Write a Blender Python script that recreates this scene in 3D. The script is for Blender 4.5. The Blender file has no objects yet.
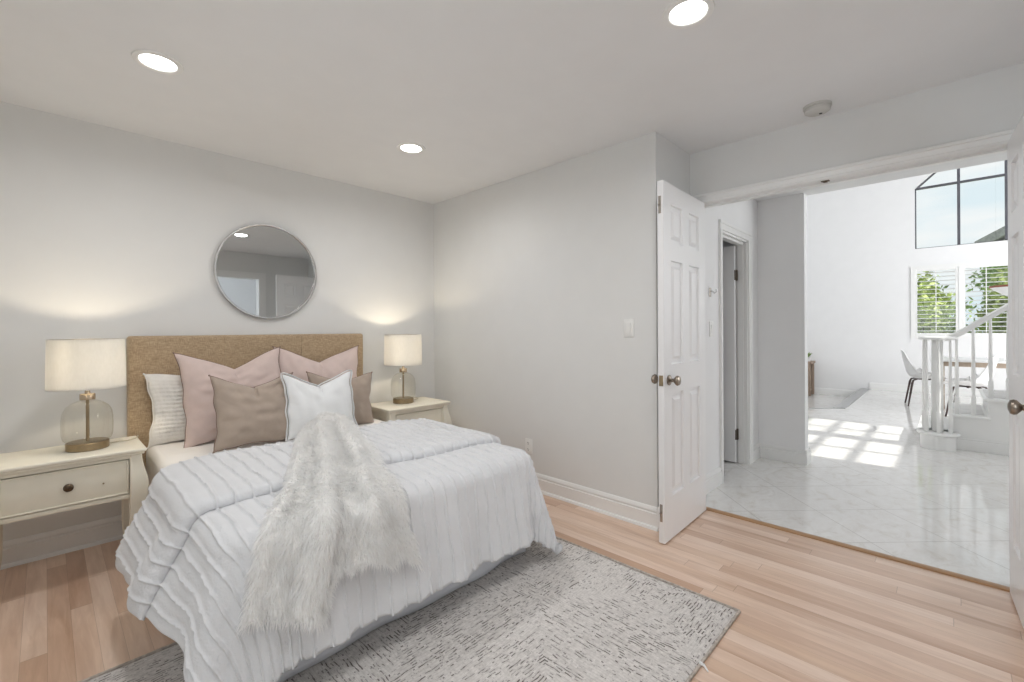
import bpy, bmesh, math, random
import numpy as np
from mathutils import Matrix, Vector
random.seed(7); np.random.seed(7)
R = math.radians; PI = math.pi
SC = bpy.context.scene; COL = SC.collection

# ------------------------------------------------------------------ camera
FPX, CY, YAW, ROLL, CAMH = 451.4212, 329.0991, 0.7691, -0.00542, 1.2324
cam_d = bpy.data.cameras.new('camera'); cam = bpy.data.objects.new('camera', cam_d); COL.objects.link(cam)
cam_d.sensor_width = 36.0; cam_d.lens = FPX / 1024 * 36.0
cam_d.shift_x = 0.0; cam_d.shift_y = (CY - 341.0) / 1024
cam_d.clip_start = 0.02; cam_d.clip_end = 300
fw = Vector((math.cos(YAW), math.sin(YAW), 0)); rt = Vector((math.sin(YAW), -math.cos(YAW), 0)); up = Vector((0, 0, 1))
r2 = rt * math.cos(ROLL) + up * math.sin(ROLL); u2 = up * math.cos(ROLL) - rt * math.sin(ROLL)
cam.matrix_world = Matrix(((r2.x, u2.x, -fw.x, 0), (r2.y, u2.y, -fw.y, 0), (r2.z, u2.z, -fw.z, CAMH), (0, 0, 0, 1)))
SC.camera = cam
SC.view_settings.view_transform = 'Standard'; SC.view_settings.look = 'None'
SC.view_settings.exposure = 0.0; SC.view_settings.gamma = 1.0; SC.view_settings.use_curve_mapping = False
SC.cycles.use_denoising = True
SC.cycles.max_bounces = 12; SC.cycles.diffuse_bounces = 6; SC.cycles.glossy_bounces = 4
SC.cycles.transmission_bounces = 8; SC.cycles.transparent_max_bounces = 12
SC.cycles.sample_clamp_indirect = 6.0; SC.cycles.caustics_reflective = False; SC.cycles.caustics_refractive = False

# ------------------------------------------------------------------ world, sun, large lights
W = bpy.data.worlds.new('sky'); SC.world = W; W.use_nodes = True
nt = W.node_tree; nt.nodes.clear()
tc = nt.nodes.new('ShaderNodeTexCoord'); mp = nt.nodes.new('ShaderNodeMapping'); mp.inputs['Scale'].default_value = (1.5, 1.5, 5)
nz = nt.nodes.new('ShaderNodeTexNoise'); nz.inputs['Scale'].default_value = 3.0; nz.inputs['Detail'].default_value = 6
rp = nt.nodes.new('ShaderNodeValToRGB'); rp.color_ramp.elements[0].position = .42; rp.color_ramp.elements[1].position = .62
rp.color_ramp.elements[0].color = (.80, .91, .97, 1); rp.color_ramp.elements[1].color = (.98, .99, 1, 1)
bg = nt.nodes.new('ShaderNodeBackground'); bg.inputs['Strength'].default_value = 1.0
wo = nt.nodes.new('ShaderNodeOutputWorld')
nt.links.new(tc.outputs['Generated'], mp.inputs['Vector']); nt.links.new(mp.outputs['Vector'], nz.inputs['Vector'])
nt.links.new(nz.outputs['Fac'], rp.inputs['Fac']); nt.links.new(rp.outputs['Color'], bg.inputs['Color'])
nt.links.new(bg.outputs['Background'], wo.inputs['Surface'])

def add_light(name, kind, loc, direction, energy, color=(1, 1, 1), **kw):
    d = bpy.data.lights.new(name, kind); d.energy = energy; d.color = color
    for k, v in kw.items(): setattr(d, k, v)
    o = bpy.data.objects.new(name, d); COL.objects.link(o); o.location = loc
    if direction is not None: o.rotation_euler = Vector(direction).to_track_quat('-Z', 'Y').to_euler()
    return o
SUN_EL = R(47)
add_light('sun', 'SUN', (6, -20, 20), (-.03, math.cos(SUN_EL), -math.sin(SUN_EL)), 6.0, (1, .95, .88), angle=R(.6))
# area lights added out of view to stand in for window daylight
add_light('living_room_fill_light', 'AREA', (8.2, -3.36, 2.0), (0, 1, .12), 190, (.97, .98, 1), shape='RECTANGLE', size=4.4, size_y=2.0)  # added fill that brightens the living room from an invented lower opening
add_light('bedroom_fill_light', 'AREA', (-.585, .55, 1.45), (1, .12, 0), 9.5, (.95, .98, 1), shape='RECTANGLE', size=1.5, size_y=1.3)  # added fill for the bedroom, set at the invented left window
add_light('bathroom_fill_light', 'AREA', (.93, -1.45, 1.5), (1, .1, 0), 14, (.85, .92, 1), shape='RECTANGLE', size=1.0, size_y=1.2)  # unseen fill added for the bluish bathroom glow

# ------------------------------------------------------------------ mesh helpers
class MB:
    def __init__(s): s.v = []; s.f = []
    def add(s, vs, fs):
        n = len(s.v); s.v += [tuple(map(float, p)) for p in vs]; s.f += [tuple(i + n for i in f) for f in fs]; return s
    def bm(s, b):
        b.verts.index_update()
        s.add([v.co[:] for v in b.verts], [[v.index for v in f.verts] for f in b.faces]); b.free(); return s
    def box(s, x0, x1, y0, y1, z0, z1, bev=0, seg=2):
        b = bmesh.new(); bmesh.ops.create_cube(b, size=1)
        for v in b.verts:
            v.co = Vector(((x0 + x1) / 2 + v.co.x * (x1 - x0), (y0 + y1) / 2 + v.co.y * (y1 - y0), (z0 + z1) / 2 + v.co.z * (z1 - z0)))
        if bev: bmesh.ops.bevel(b, geom=list(b.edges), offset=bev, segments=seg, profile=.5, affect='EDGES')
        return s.bm(b)
    def prism(s, poly, a0, a1, fn):
        """poly of (p,q); extruded from a0 to a1; fn(p,q,a)->xyz"""
        n = len(poly); vs = [fn(p, q, a0) for p, q in poly] + [fn(p, q, a1) for p, q in poly]
        fs = [(i, (i + 1) % n, n + (i + 1) % n, n + i) for i in range(n)] + [tuple(range(n))[::-1], tuple(range(n, 2 * n))]
        return s.add(vs, fs)
    def lathe(s, prof, c=(0, 0, 0), n=32, sx=1, sy=1, axis='z', cap=True):
        vs = []; fs = []
        for (r, z) in prof:
            for k in range(n):
                a = 2 * PI * k / n; p = (r * math.cos(a) * sx, r * math.sin(a) * sy, z)
                if axis == 'y': p = (p[0], p[2], p[1])
                if axis == 'x': p = (p[2], p[0], p[1])
                vs.append((c[0] + p[0], c[1] + p[1], c[2] + p[2]))
        for i in range(len(prof) - 1):
            for k in range(n): fs.append((i * n + k, i * n + (k + 1) % n, (i + 1) * n + (k + 1) % n, (i + 1) * n + k))
        if cap:
            if prof[0][0] > 1e-6: fs.append(tuple(range(n))[::-1])
            if prof[-1][0] > 1e-6: fs.append(tuple(range((len(prof) - 1) * n, len(prof) * n)))
        return s.add(vs, fs)
    def tube(s, pts, r, n=8, closed=False, flat=1.0):
        pts = [Vector(p) for p in pts]; m = len(pts); rr = r if hasattr(r, '__len__') else [r] * m
        vs = []; fs = []; prev = None
        for i, p in enumerate(pts):
            if closed: t = pts[(i + 1) % m] - pts[i - 1]
            else: t = pts[min(i + 1, m - 1)] - pts[max(i - 1, 0)]
            if t.length < 1e-9: t = Vector((0, 0, 1))
            t.normalize()
            if prev is None:
                ref = Vector((0, 0, 1)) if abs(t.z) < .9 else Vector((1, 0, 0)); u = t.cross(ref).normalized()
            else:
                u = prev - t * prev.dot(t); u = u.normalized() if u.length > 1e-6 else t.orthogonal().normalized()
            prev = u; w = t.cross(u)
            for k in range(n):
                a = 2 * PI * k / n; vs.append(p + (u * math.cos(a) + w * math.sin(a) * flat) * rr[i])
        for i in range(m if closed else m - 1):
            j = (i + 1) % m
            for k in range(n): fs.append((i * n + k, i * n + (k + 1) % n, j * n + (k + 1) % n, j * n + k))
        if not closed: fs += [tuple(range(n))[::-1], tuple(range((m - 1) * n, m * n))]
        return s.add(vs, fs)
    def grid(s, P):
        h, w = P.shape[:2]; vs = P.reshape(-1, 3).tolist()
        return s.add(vs, [(i * w + j, i * w + j + 1, (i + 1) * w + j + 1, (i + 1) * w + j) for i in range(h - 1) for j in range(w - 1)])
    def build(s, name, mat, parent=None, loc=None, angle=35, weld=0, fixn=True):
        me = bpy.data.meshes.new(name); me.from_pydata(s.v, [], s.f)
        if weld or fixn:
            b = bmesh.new(); b.from_mesh(me)
            if weld: bmesh.ops.remove_doubles(b, verts=b.verts, dist=weld)
            if fixn: bmesh.ops.recalc_face_normals(b, faces=b.faces)
            b.to_mesh(me); b.free()
        me.polygons.foreach_set('use_smooth', [True] * len(me.polygons)); me.set_sharp_from_angle(angle=R(angle))
        o = bpy.data.objects.new(name, me); COL.objects.link(o)
        if mat: me.materials.append(mat)
        if parent: o.parent = parent
        if loc: o.location = loc
        return o

def tag(o, label=None, cat=None, group=None, kind=None):
    if label: o['label'] = label
    if cat: o['category'] = cat
    if group: o['group'] = group
    if kind: o['kind'] = kind
    return o
def thing(name, label, cat, loc=(0, 0, 0), rz=0, group=None, kind=None):
    o = bpy.data.objects.new(name, None); COL.objects.link(o); o.location = loc; o.rotation_euler.z = rz
    o.empty_display_size = .05
    return tag(o, label, cat, group, kind)
def copy_tree(o, parent=None):
    c = o.copy(); COL.objects.link(c)
    if parent: c.parent = parent
    for ch in [x for x in bpy.data.objects if x.parent == o]: copy_tree(ch, c)
    return c
def struct(name, mb, mat, label=None, cat=None, parent=None, **k):
    o = mb.build(name, mat, parent, **k)
    if parent is None: tag(o, label, cat, kind='structure')
    return o

# ------------------------------------------------------------------ materials
def nodes(name):
    m = bpy.data.materials.new(name); m.use_nodes = True; t = m.node_tree
    return m, t, t.nodes['Principled BSDF'], t.nodes['Material Output']
def mth(t, op, a, b=None, c=None):
    n = t.nodes.new('ShaderNodeMath'); n.operation = op
    for i, x in enumerate((a, b, c)):
        if x is None: continue
        if isinstance(x, (int, float)): n.inputs[i].default_value = x
        else: t.links.new(x, n.inputs[i])
    return n.outputs[0]
def coords(t, scale=(1, 1, 1), rot=(0, 0, 0)):
    c = t.nodes.new('ShaderNodeTexCoord'); p = t.nodes.new('ShaderNodeMapping')
    p.inputs['Scale'].default_value = scale; p.inputs['Rotation'].default_value = rot
    t.links.new(c.outputs['Object'], p.inputs['Vector']); return p.outputs['Vector']
def noise(t, vec, scale, detail=4, rough=.5, dist=0):
    n = t.nodes.new('ShaderNodeTexNoise'); n.inputs['Scale'].default_value = scale; n.inputs['Detail'].default_value = detail
    n.inputs['Roughness'].default_value = rough; n.inputs['Distortion'].default_value = dist
    t.links.new(vec, n.inputs['Vector']); return n.outputs['Fac']
def ramp(t, fac, stops):
    n = t.nodes.new('ShaderNodeValToRGB'); e = n.color_ramp.elements
    while len(e) < len(stops): e.new(.5)
    for i, (p, c) in enumerate(stops): e[i].position = p; e[i].color = (*c, 1) if len(c) == 3 else c
    t.links.new(fac, n.inputs['Fac']); return n.outputs['Color']
def mixc(t, fac, a, b, mode='MIX'):
    n = t.nodes.new('ShaderNodeMix'); n.data_type = 'RGBA'; n.blend_type = mode
    for k, x in ((0, fac), (6, a), (7, b)):
        if isinstance(x, (int, float)): n.inputs[k].default_value = x
        elif isinstance(x, tuple): n.inputs[k].default_value = (*x, 1)
        else: t.links.new(x, n.inputs[k])
    return n.outputs[2]
def bump(t, bs, h, strength=.3, dist=.01):
    n = t.nodes.new('ShaderNodeBump'); n.inputs['Strength'].default_value = strength; n.inputs['Distance'].default_value = dist
    t.links.new(h, n.inputs['Height']); t.links.new(n.outputs['Normal'], bs.inputs['Normal'])
def M(name, col, rough=.5, metal=0, var=.05, vs=6, bs=0, bst=.2, bd=.004, sheen=0, coat=0, stretch=(1, 1, 1), spec=None):
    m, t, b, o = nodes(name); v = coords(t, stretch); n = noise(t, v, vs, 4)
    c = ramp(t, n, [(.3, tuple(x * (1 - var) for x in col)), (.7, tuple(min(1, x * (1 + var)) for x in col))])
    t.links.new(c, b.inputs['Base Color']); b.inputs['Roughness'].default_value = rough; b.inputs['Metallic'].default_value = metal
    if spec is not None: b.inputs['Specular IOR Level'].default_value = spec
    if sheen: b.inputs['Sheen Weight'].default_value = sheen; b.inputs['Sheen Roughness'].default_value = .5
    if coat: b.inputs['Coat Weight'].default_value = coat
    if bs: bump(t, b, noise(t, v, bs, 5), bst, bd)
    return m
MAT = {}
MAT['wall'] = M('wall_paint', (.752, .755, .745), .75, var=.01, bs=140, bst=.05, bd=.002, spec=.25)
MAT['ceil'] = M('ceiling_paint', (.82, .825, .83), .85, var=.01, bs=90, bst=.06, bd=.002, spec=.2)
MAT['trim'] = M('trim_paint', (.84, .84, .83), .32, var=.01)
MAT['door'] = M('door_paint', (.84, .84, .845), .30, var=.01)
MAT['hallwall'] = M('hall_paint', (.84, .84, .845), .7, var=.01, spec=.25)
MAT['cream'] = M('cream_paint', (.80, .76, .645), .42, var=.03, vs=9, bs=30, bst=.05)
MAT['bronze'] = M('aged_bronze', (.13, .095, .065), .33, 1, var=.3, vs=60)
MAT['brass'] = M('brushed_brass', (.36, .28, .175), .34, 1, var=.12, vs=40)
MAT['nickel'] = M('satin_nickel', (.42, .38, .34), .3, 1, var=.1, vs=40)
MAT['chrome'] = M('silver_frame', (.72, .72, .72), .22, 1, var=.04)
MAT['plastic'] = M('white_plastic', (.84, .84, .82), .35, var=.01)
MAT['detector'] = M('detector_plastic', (.58, .57, .54), .5, var=.02)
MAT['dark'] = M('dark_slot', (.03, .03, .03), .6)
MAT['pink'] = M('blush_linen', (.64, .515, .475), .85, var=.06, vs=14, bs=320, bst=.25, bd=.002, sheen=.3)
MAT['taupe'] = M('taupe_linen', (.395, .32, .262), .88, var=.07, vs=14, bs=320, bst=.3, bd=.002, sheen=.25)
MAT['piping'] = M('brown_stitch', (.25, .165, .13), .8, var=.15, vs=90)
MAT['whitelinen'] = M('white_linen', (.80, .81, .815), .85, var=.03, vs=14, bs=300, bst=.25, bd=.002, sheen=.2)
MAT['duvet'] = M('white_duvet_cotton', (.705, .71, .725), .9, var=.02, vs=10, bs=130, bst=.55, bd=.005, sheen=.15)
MAT['sheet'] = M('white_sheet', (.82, .80, .77), .9, var=.02, vs=8, bs=60, bst=.15)
MAT['skirt'] = M('pale_grey_skirt', (.66, .68, .72), .85, var=.03, vs=6, bs=40, bst=.15)
MAT['sham'] = M('ruffled_cotton', (.83, .81, .77), .9, var=.03, vs=20, bs=60, bst=.5, bd=.006)
MAT['fur'] = None
MAT['furbase'] = M('fur_backing', (.90, .89, .87), .9, var=.08, vs=40, bs=120, bst=.8, bd=.01)
MAT['chairwhite'] = M('white_shell_plastic', (.80, .80, .80), .35, var=.02)
MAT['chairleg'] = M('dark_wood_leg', (.05, .03, .025), .4, var=.2)
MAT['tablewhite'] = M('white_table_top', (.82, .82, .82), .3, var=.02)
MAT['tablewood'] = M('greyed_oak', (.42, .34, .27), .5, var=.15, vs=12, stretch=(1, 1, .1))
MAT['console'] = M('weathered_wood', (.28, .21, .16), .6, var=.25, vs=14, stretch=(1, 1, .15))
MAT['mullion'] = M('dark_window_bar', (.09, .09, .105), .5, var=.1)
MAT['stone'] = M('grey_stone_border', (.40, .40, .40), .35, var=.12, vs=20)
MAT['leaf'] = M('green_leaf', (.26, .38, .11), .55, var=.5, vs=3)
MAT['leafbright'] = M('bright_leaf', (.48, .56, .20), .55, var=.45, vs=3)
MAT['bark'] = M('bark', (.16, .10, .07), .9, var=.3, vs=30)
MAT['grass'] = M('lawn', (.20, .28, .09), .9, var=.3, vs=8)
MAT['stucco'] = M('house_stucco', (.70, .66, .60), .9, var=.05)
MAT['rooftile'] = M('roof_tile', (.33, .32, .33), .8, var=.2, vs=10)
MAT['redwood'] = M('red_brown_rim', (.30, .10, .06), .4, var=.2)
MAT['pot'] = M('white_pot', (.75, .74, .72), .4, var=.03)

def mat_wood():
    m, t, b, o = nodes('maple_plank_floor'); v = coords(t)
    s = t.nodes.new('ShaderNodeSeparateXYZ'); t.links.new(v, s.inputs[0])
    rx = mth(t, 'DIVIDE', s.outputs['X'], .072); row = mth(t, 'FLOOR', rx); fx = mth(t, 'FRACT', rx)
    w1 = t.nodes.new('ShaderNodeTexWhiteNoise'); w1.noise_dimensions = '1D'; t.links.new(row, w1.inputs['W'])
    yy = mth(t, 'ADD', mth(t, 'DIVIDE', s.outputs['Y'], 1.15), mth(t, 'MULTIPLY', w1.outputs['Value'], 17.3))
    cell = mth(t, 'FLOOR', yy); fy = mth(t, 'FRACT', yy)
    cb = t.nodes.new('ShaderNodeCombineXYZ'); t.links.new(row, cb.inputs[0]); t.links.new(cell, cb.inputs[1])
    w2 = t.nodes.new('ShaderNodeTexWhiteNoise'); w2.noise_dimensions = '2D'; t.links.new(cb.outputs[0], w2.inputs['Vector'])
    base = ramp(t, w2.outputs['Value'], [(0, (.46, .27, .165)), (.07, (.61, .40, .28)), (.3, (.77, .57, .44)), (.65, (.85, .67, .55)), (1, (.72, .51, .37))])
    off = t.nodes.new('ShaderNodeVectorMath'); off.operation = 'MULTIPLY_ADD'; t.links.new(w2.outputs['Color'], off.inputs[0]); off.inputs[1].default_value = (9, 9, 9)
    mp = t.nodes.new('ShaderNodeMapping'); mp.inputs['Scale'].default_value = (1, .09, 1); t.links.new(v, mp.inputs['Vector']); t.links.new(mp.outputs[0], off.inputs[2])
    g = noise(t, off.outputs[0], 38, 6, .6, .8); g2 = noise(t, off.outputs[0], 9, 3, .5, 1.2)
    col = mixc(t, .38, base, ramp(t, g, [(.3, (.62, .52, .45)), (.65, (1, 1, 1))]), 'MULTIPLY')
    col = mixc(t, .5, col, ramp(t, g2, [(.28, (.66, .52, .42)), (.5, (1, 1, 1))]), 'MULTIPLY')
    ex = mth(t, 'LESS_THAN', mth(t, 'MINIMUM', fx, mth(t, 'SUBTRACT', 1, fx)), .009)
    ey = mth(t, 'LESS_THAN', mth(t, 'MINIMUM', fy, mth(t, 'SUBTRACT', 1, fy)), .0012)
    gap = mth(t, 'MAXIMUM', ex, ey)
    col = mixc(t, mth(t, 'MULTIPLY', gap, .45), col, (.25, .14, .08))
    t.links.new(col, b.inputs['Base Color']); b.inputs['Roughness'].default_value = .30
    b.inputs['Coat Weight'].default_value = .3; b.inputs['Coat Roughness'].default_value = .2
    bump(t, b, mth(t, 'SUBTRACT', mth(t, 'MULTIPLY', g, .15), gap), .15, .002); return m
def mat_tile():
    m, t, b, o = nodes('polished_travertine_tile'); v = coords(t, rot=(0, 0, R(45))); s = t.nodes.new('ShaderNodeSeparateXYZ'); t.links.new(v, s.inputs[0])
    g = None
    for ax in 'XY':
        f = mth(t, 'FRACT', mth(t, 'DIVIDE', mth(t, 'ADD', s.outputs[ax], .21), .46)); d = mth(t, 'LESS_THAN', mth(t, 'MINIMUM', f, mth(t, 'SUBTRACT', 1, f)), .006)
        g = d if g is None else mth(t, 'MAXIMUM', g, d)
    n1 = noise(t, coords(t, (1, 1.6, 1), (0, 0, R(20))), 5, 8, .65, 1.5); n2 = noise(t, v, 22, 6, .7, .6)
    c = ramp(t, n1, [(.28, (.68, .65, .61)), (.46, (.80, .79, .775)), (.7, (.85, .845, .835))])
    c = mixc(t, .22, c, ramp(t, n2, [(.35, (.78, .74, .69)), (.6, (1, 1, 1))]), 'MULTIPLY')
    c = mixc(t, mth(t, 'MULTIPLY', g, .6), c, (.42, .40, .38))
    t.links.new(c, b.inputs['Base Color']); b.inputs['Roughness'].default_value = .08; b.inputs['Specular IOR Level'].default_value = .8
    bump(t, b, mth(t, 'SUBTRACT', mth(t, 'MULTIPLY', n1, .25), g), .06, .003); return m
def mat_rug():
    m, t, b, o = nodes('dashed_wool_rug'); v = coords(t); s = t.nodes.new('ShaderNodeSeparateXYZ'); t.links.new(v, s.inputs[0])
    P = .78
    u = mth(t, 'SUBTRACT', mth(t, 'FRACT', mth(t, 'DIVIDE', s.outputs['X'], P)), .5); w = mth(t, 'SUBTRACT', mth(t, 'FRACT', mth(t, 'DIVIDE', mth(t, 'ADD', s.outputs['Y'], .2), P)), .5)
    au = mth(t, 'ABSOLUTE', u); aw = mth(t, 'ABSOLUTE', w)
    sel = mth(t, 'GREATER_THAN', au, aw)                    # which family of strokes
    ring = mth(t, 'ADD', mth(t, 'MULTIPLY', mth(t, 'MAXIMUM', au, aw), P), mth(t, 'MULTIPLY', mth(t, 'SUBTRACT', noise(t, v, 22, 3), .5), .016))
    along = mth(t, 'ADD', mth(t, 'MULTIPLY', sel, s.outputs['Y']), mth(t, 'MULTIPLY', mth(t, 'SUBTRACT', 1, sel), s.outputs['X']))
    rn = mth(t, 'DIVIDE', ring, .0125); rid = mth(t, 'FLOOR', rn); rf = mth(t, 'ABSOLUTE', mth(t, 'SUBTRACT', mth(t, 'FRACT', rn), .5))
    cb = t.nodes.new('ShaderNodeCombineXYZ'); t.links.new(mth(t, 'MULTIPLY', along, 24), cb.inputs[0]); t.links.new(mth(t, 'MULTIPLY', rid, 3.7), cb.inputs[1]); t.links.new(mth(t, 'MULTIPLY', sel, 5.3), cb.inputs[2])
    dn = noise(t, cb.outputs[0], 1.0, 2, .5)
    big = noise(t, v, 3.0, 3)
    thr = mth(t, 'ADD', .52, mth(t, 'MULTIPLY', mth(t, 'SUBTRACT', big, .5), -.35))
    dash = mth(t, 'MULTIPLY', mth(t, 'GREATER_THAN', dn, thr), mth(t, 'LESS_THAN', rf, .20))
    soft = noise(t, v, 55, 5, .7); c0 = ramp(t, soft, [(.3, (.57, .54, .515)), (.7, (.79, .755, .725))])
    c0 = mixc(t, mth(t, 'MULTIPLY', mth(t, 'GREATER_THAN', rf, .38), .25), c0, (.38, .345, .315))
    fleck = mth(t, 'GREATER_THAN', noise(t, v, 95, 2), .66); var = ramp(t, noise(t, v, 34, 3), [(.35, (.12,) * 3), (.62, (.95,) * 3)])
    c = mixc(t, mth(t, 'MULTIPLY', mth(t, 'MAXIMUM', dash, mth(t, 'MULTIPLY', fleck, .6)), var), c0, (.13, .11, .10))
    t.links.new(c, b.inputs['Base Color']); b.inputs['Roughness'].default_value = .95; b.inputs['Specular IOR Level'].default_value = .1
    bump(t, b, mth(t, 'SUBTRACT', noise(t, v, 260, 3), mth(t, 'MULTIPLY', dash, .8)), .5, .004); return m
def mat_headboard():
    m, t, b, o = nodes('woven_linen_headboard')
    h1 = noise(t, coords(t, (1, 1, 7)), 42, 3); h2 = noise(t, coords(t, (7, 7, 1)), 42, 3)
    h = mth(t, 'ADD', h1, h2); h = mth(t, 'MULTIPLY', h, .5)
    c = ramp(t, h, [(.36, (.29, .205, .125)), (.5, (.42, .31, .195)), (.64, (.53, .41, .27))])
    t.links.new(c, b.inputs['Base Color']); b.inputs['Roughness'].default_value = .9; b.inputs['Sheen Weight'].default_value = .2
    bump(t, b, h, .5, .003); return m
def mat_thin(name, col, f):
    m, t, b, o = nodes(name); t.nodes.remove(b)
    tr = t.nodes.new('ShaderNodeBsdfTransparent'); tr.inputs[0].default_value = (*col, 1)
    gl = t.nodes.new('ShaderNodeBsdfGlossy'); gl.inputs['Roughness'].default_value = .02
    lw = t.nodes.new('ShaderNodeLayerWeight'); lw.inputs['Blend'].default_value = f
    mx = t.nodes.new('ShaderNodeMixShader'); t.links.new(lw.outputs['Facing'], mx.inputs[0])
    mm = mth(t, 'MULTIPLY', mth(t, 'POWER', lw.outputs['Facing'], 2.0), .55); t.links.new(mth(t, 'ADD', mm, .04), mx.inputs[0])
    t.links.new(tr.outputs[0], mx.inputs[1]); t.links.new(gl.outputs[0], mx.inputs[2]); t.links.new(mx.outputs[0], o.inputs[0]); return m
def mat_shade():
    m, t, b, o = nodes('linen_lampshade'); t.nodes.remove(b)
    v = coords(t, (1, 1, .3)); c = ramp(t, noise(t, v, 120, 3), [(.3, (.84, .83, .80)), (.7, (.88, .87, .845))])
    d = t.nodes.new('ShaderNodeBsdfDiffuse'); tr = t.nodes.new('ShaderNodeBsdfTranslucent')
    t.links.new(c, d.inputs[0]); t.links.new(c, tr.inputs[0])
    mx = t.nodes.new('ShaderNodeMixShader'); mx.inputs[0].default_value = .52
    t.links.new(d.outputs[0], mx.inputs[1]); t.links.new(tr.outputs[0], mx.inputs[2]); t.links.new(mx.outputs[0], o.inputs[0]); return m
def mat_fur():
    m, t, b, o = nodes('ivory_faux_fur'); t.nodes.remove(b); c = ramp(t, noise(t, coords(t), 25, 3), [(.3, (.92, .915, .905)), (.7, (.97, .97, .965))])
    d = t.nodes.new('ShaderNodeBsdfDiffuse'); tr = t.nodes.new('ShaderNodeBsdfTranslucent'); t.links.new(c, d.inputs[0]); t.links.new(c, tr.inputs[0])
    mx = t.nodes.new('ShaderNodeMixShader'); mx.inputs[0].default_value = .45
    t.links.new(d.outputs[0], mx.inputs[1]); t.links.new(tr.outputs[0], mx.inputs[2]); t.links.new(mx.outputs[0], o.inputs[0]); return m
def mat_emit(name, col, s):
    m, t, b, o = nodes(name); t.nodes.remove(b); e = t.nodes.new('ShaderNodeEmission')
    e.inputs[0].default_value = (*col, 1); e.inputs[1].default_value = s; t.links.new(e.outputs[0], o.inputs[0]); return m
def mat_mirror():
    m, t, b, o = nodes('mirror_glass'); b.inputs['Base Color'].default_value = (.62, .63, .62, 1); b.inputs['Metallic'].default_value = 1; b.inputs['Roughness'].default_value = .015; return m
MAT['wood'] = mat_wood(); MAT['tile'] = mat_tile(); MAT['rug'] = mat_rug(); MAT['headboard'] = mat_headboard()
MAT['pane'] = mat_thin('window_glass', (.97, .985, .98), .3); MAT['cloche'] = mat_thin('clear_lamp_glass', (.96, .955, .93), .35)
MAT['shade'] = mat_shade(); MAT['lens'] = mat_emit('downlight_lens', (1, .97, .92), 9); MAT['bulb'] = mat_emit('warm_bulb', (1, .9, .76), 6)
MAT['mirror'] = mat_mirror(); MAT['fur'] = mat_fur()

# ------------------------------------------------------------------ room dimensions (camera stands at x=0, y=0)
YA, XB, XC, YS, ZC = 3.5625, 2.6045, 3.1147, 1.288, 2.44    # bed wall, side wall, door wall, alcove return, ceiling
XL, YB = -.60, -.75                                        # left wall, back wall
OY0, OY1, OZ = -.240, 1.262, 2.098                         # double door opening
T = .12
def wallbox(x0, x1, y0, y1, z0, z1): return MB().box(x0, x1, y0, y1, z0, z1)

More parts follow.
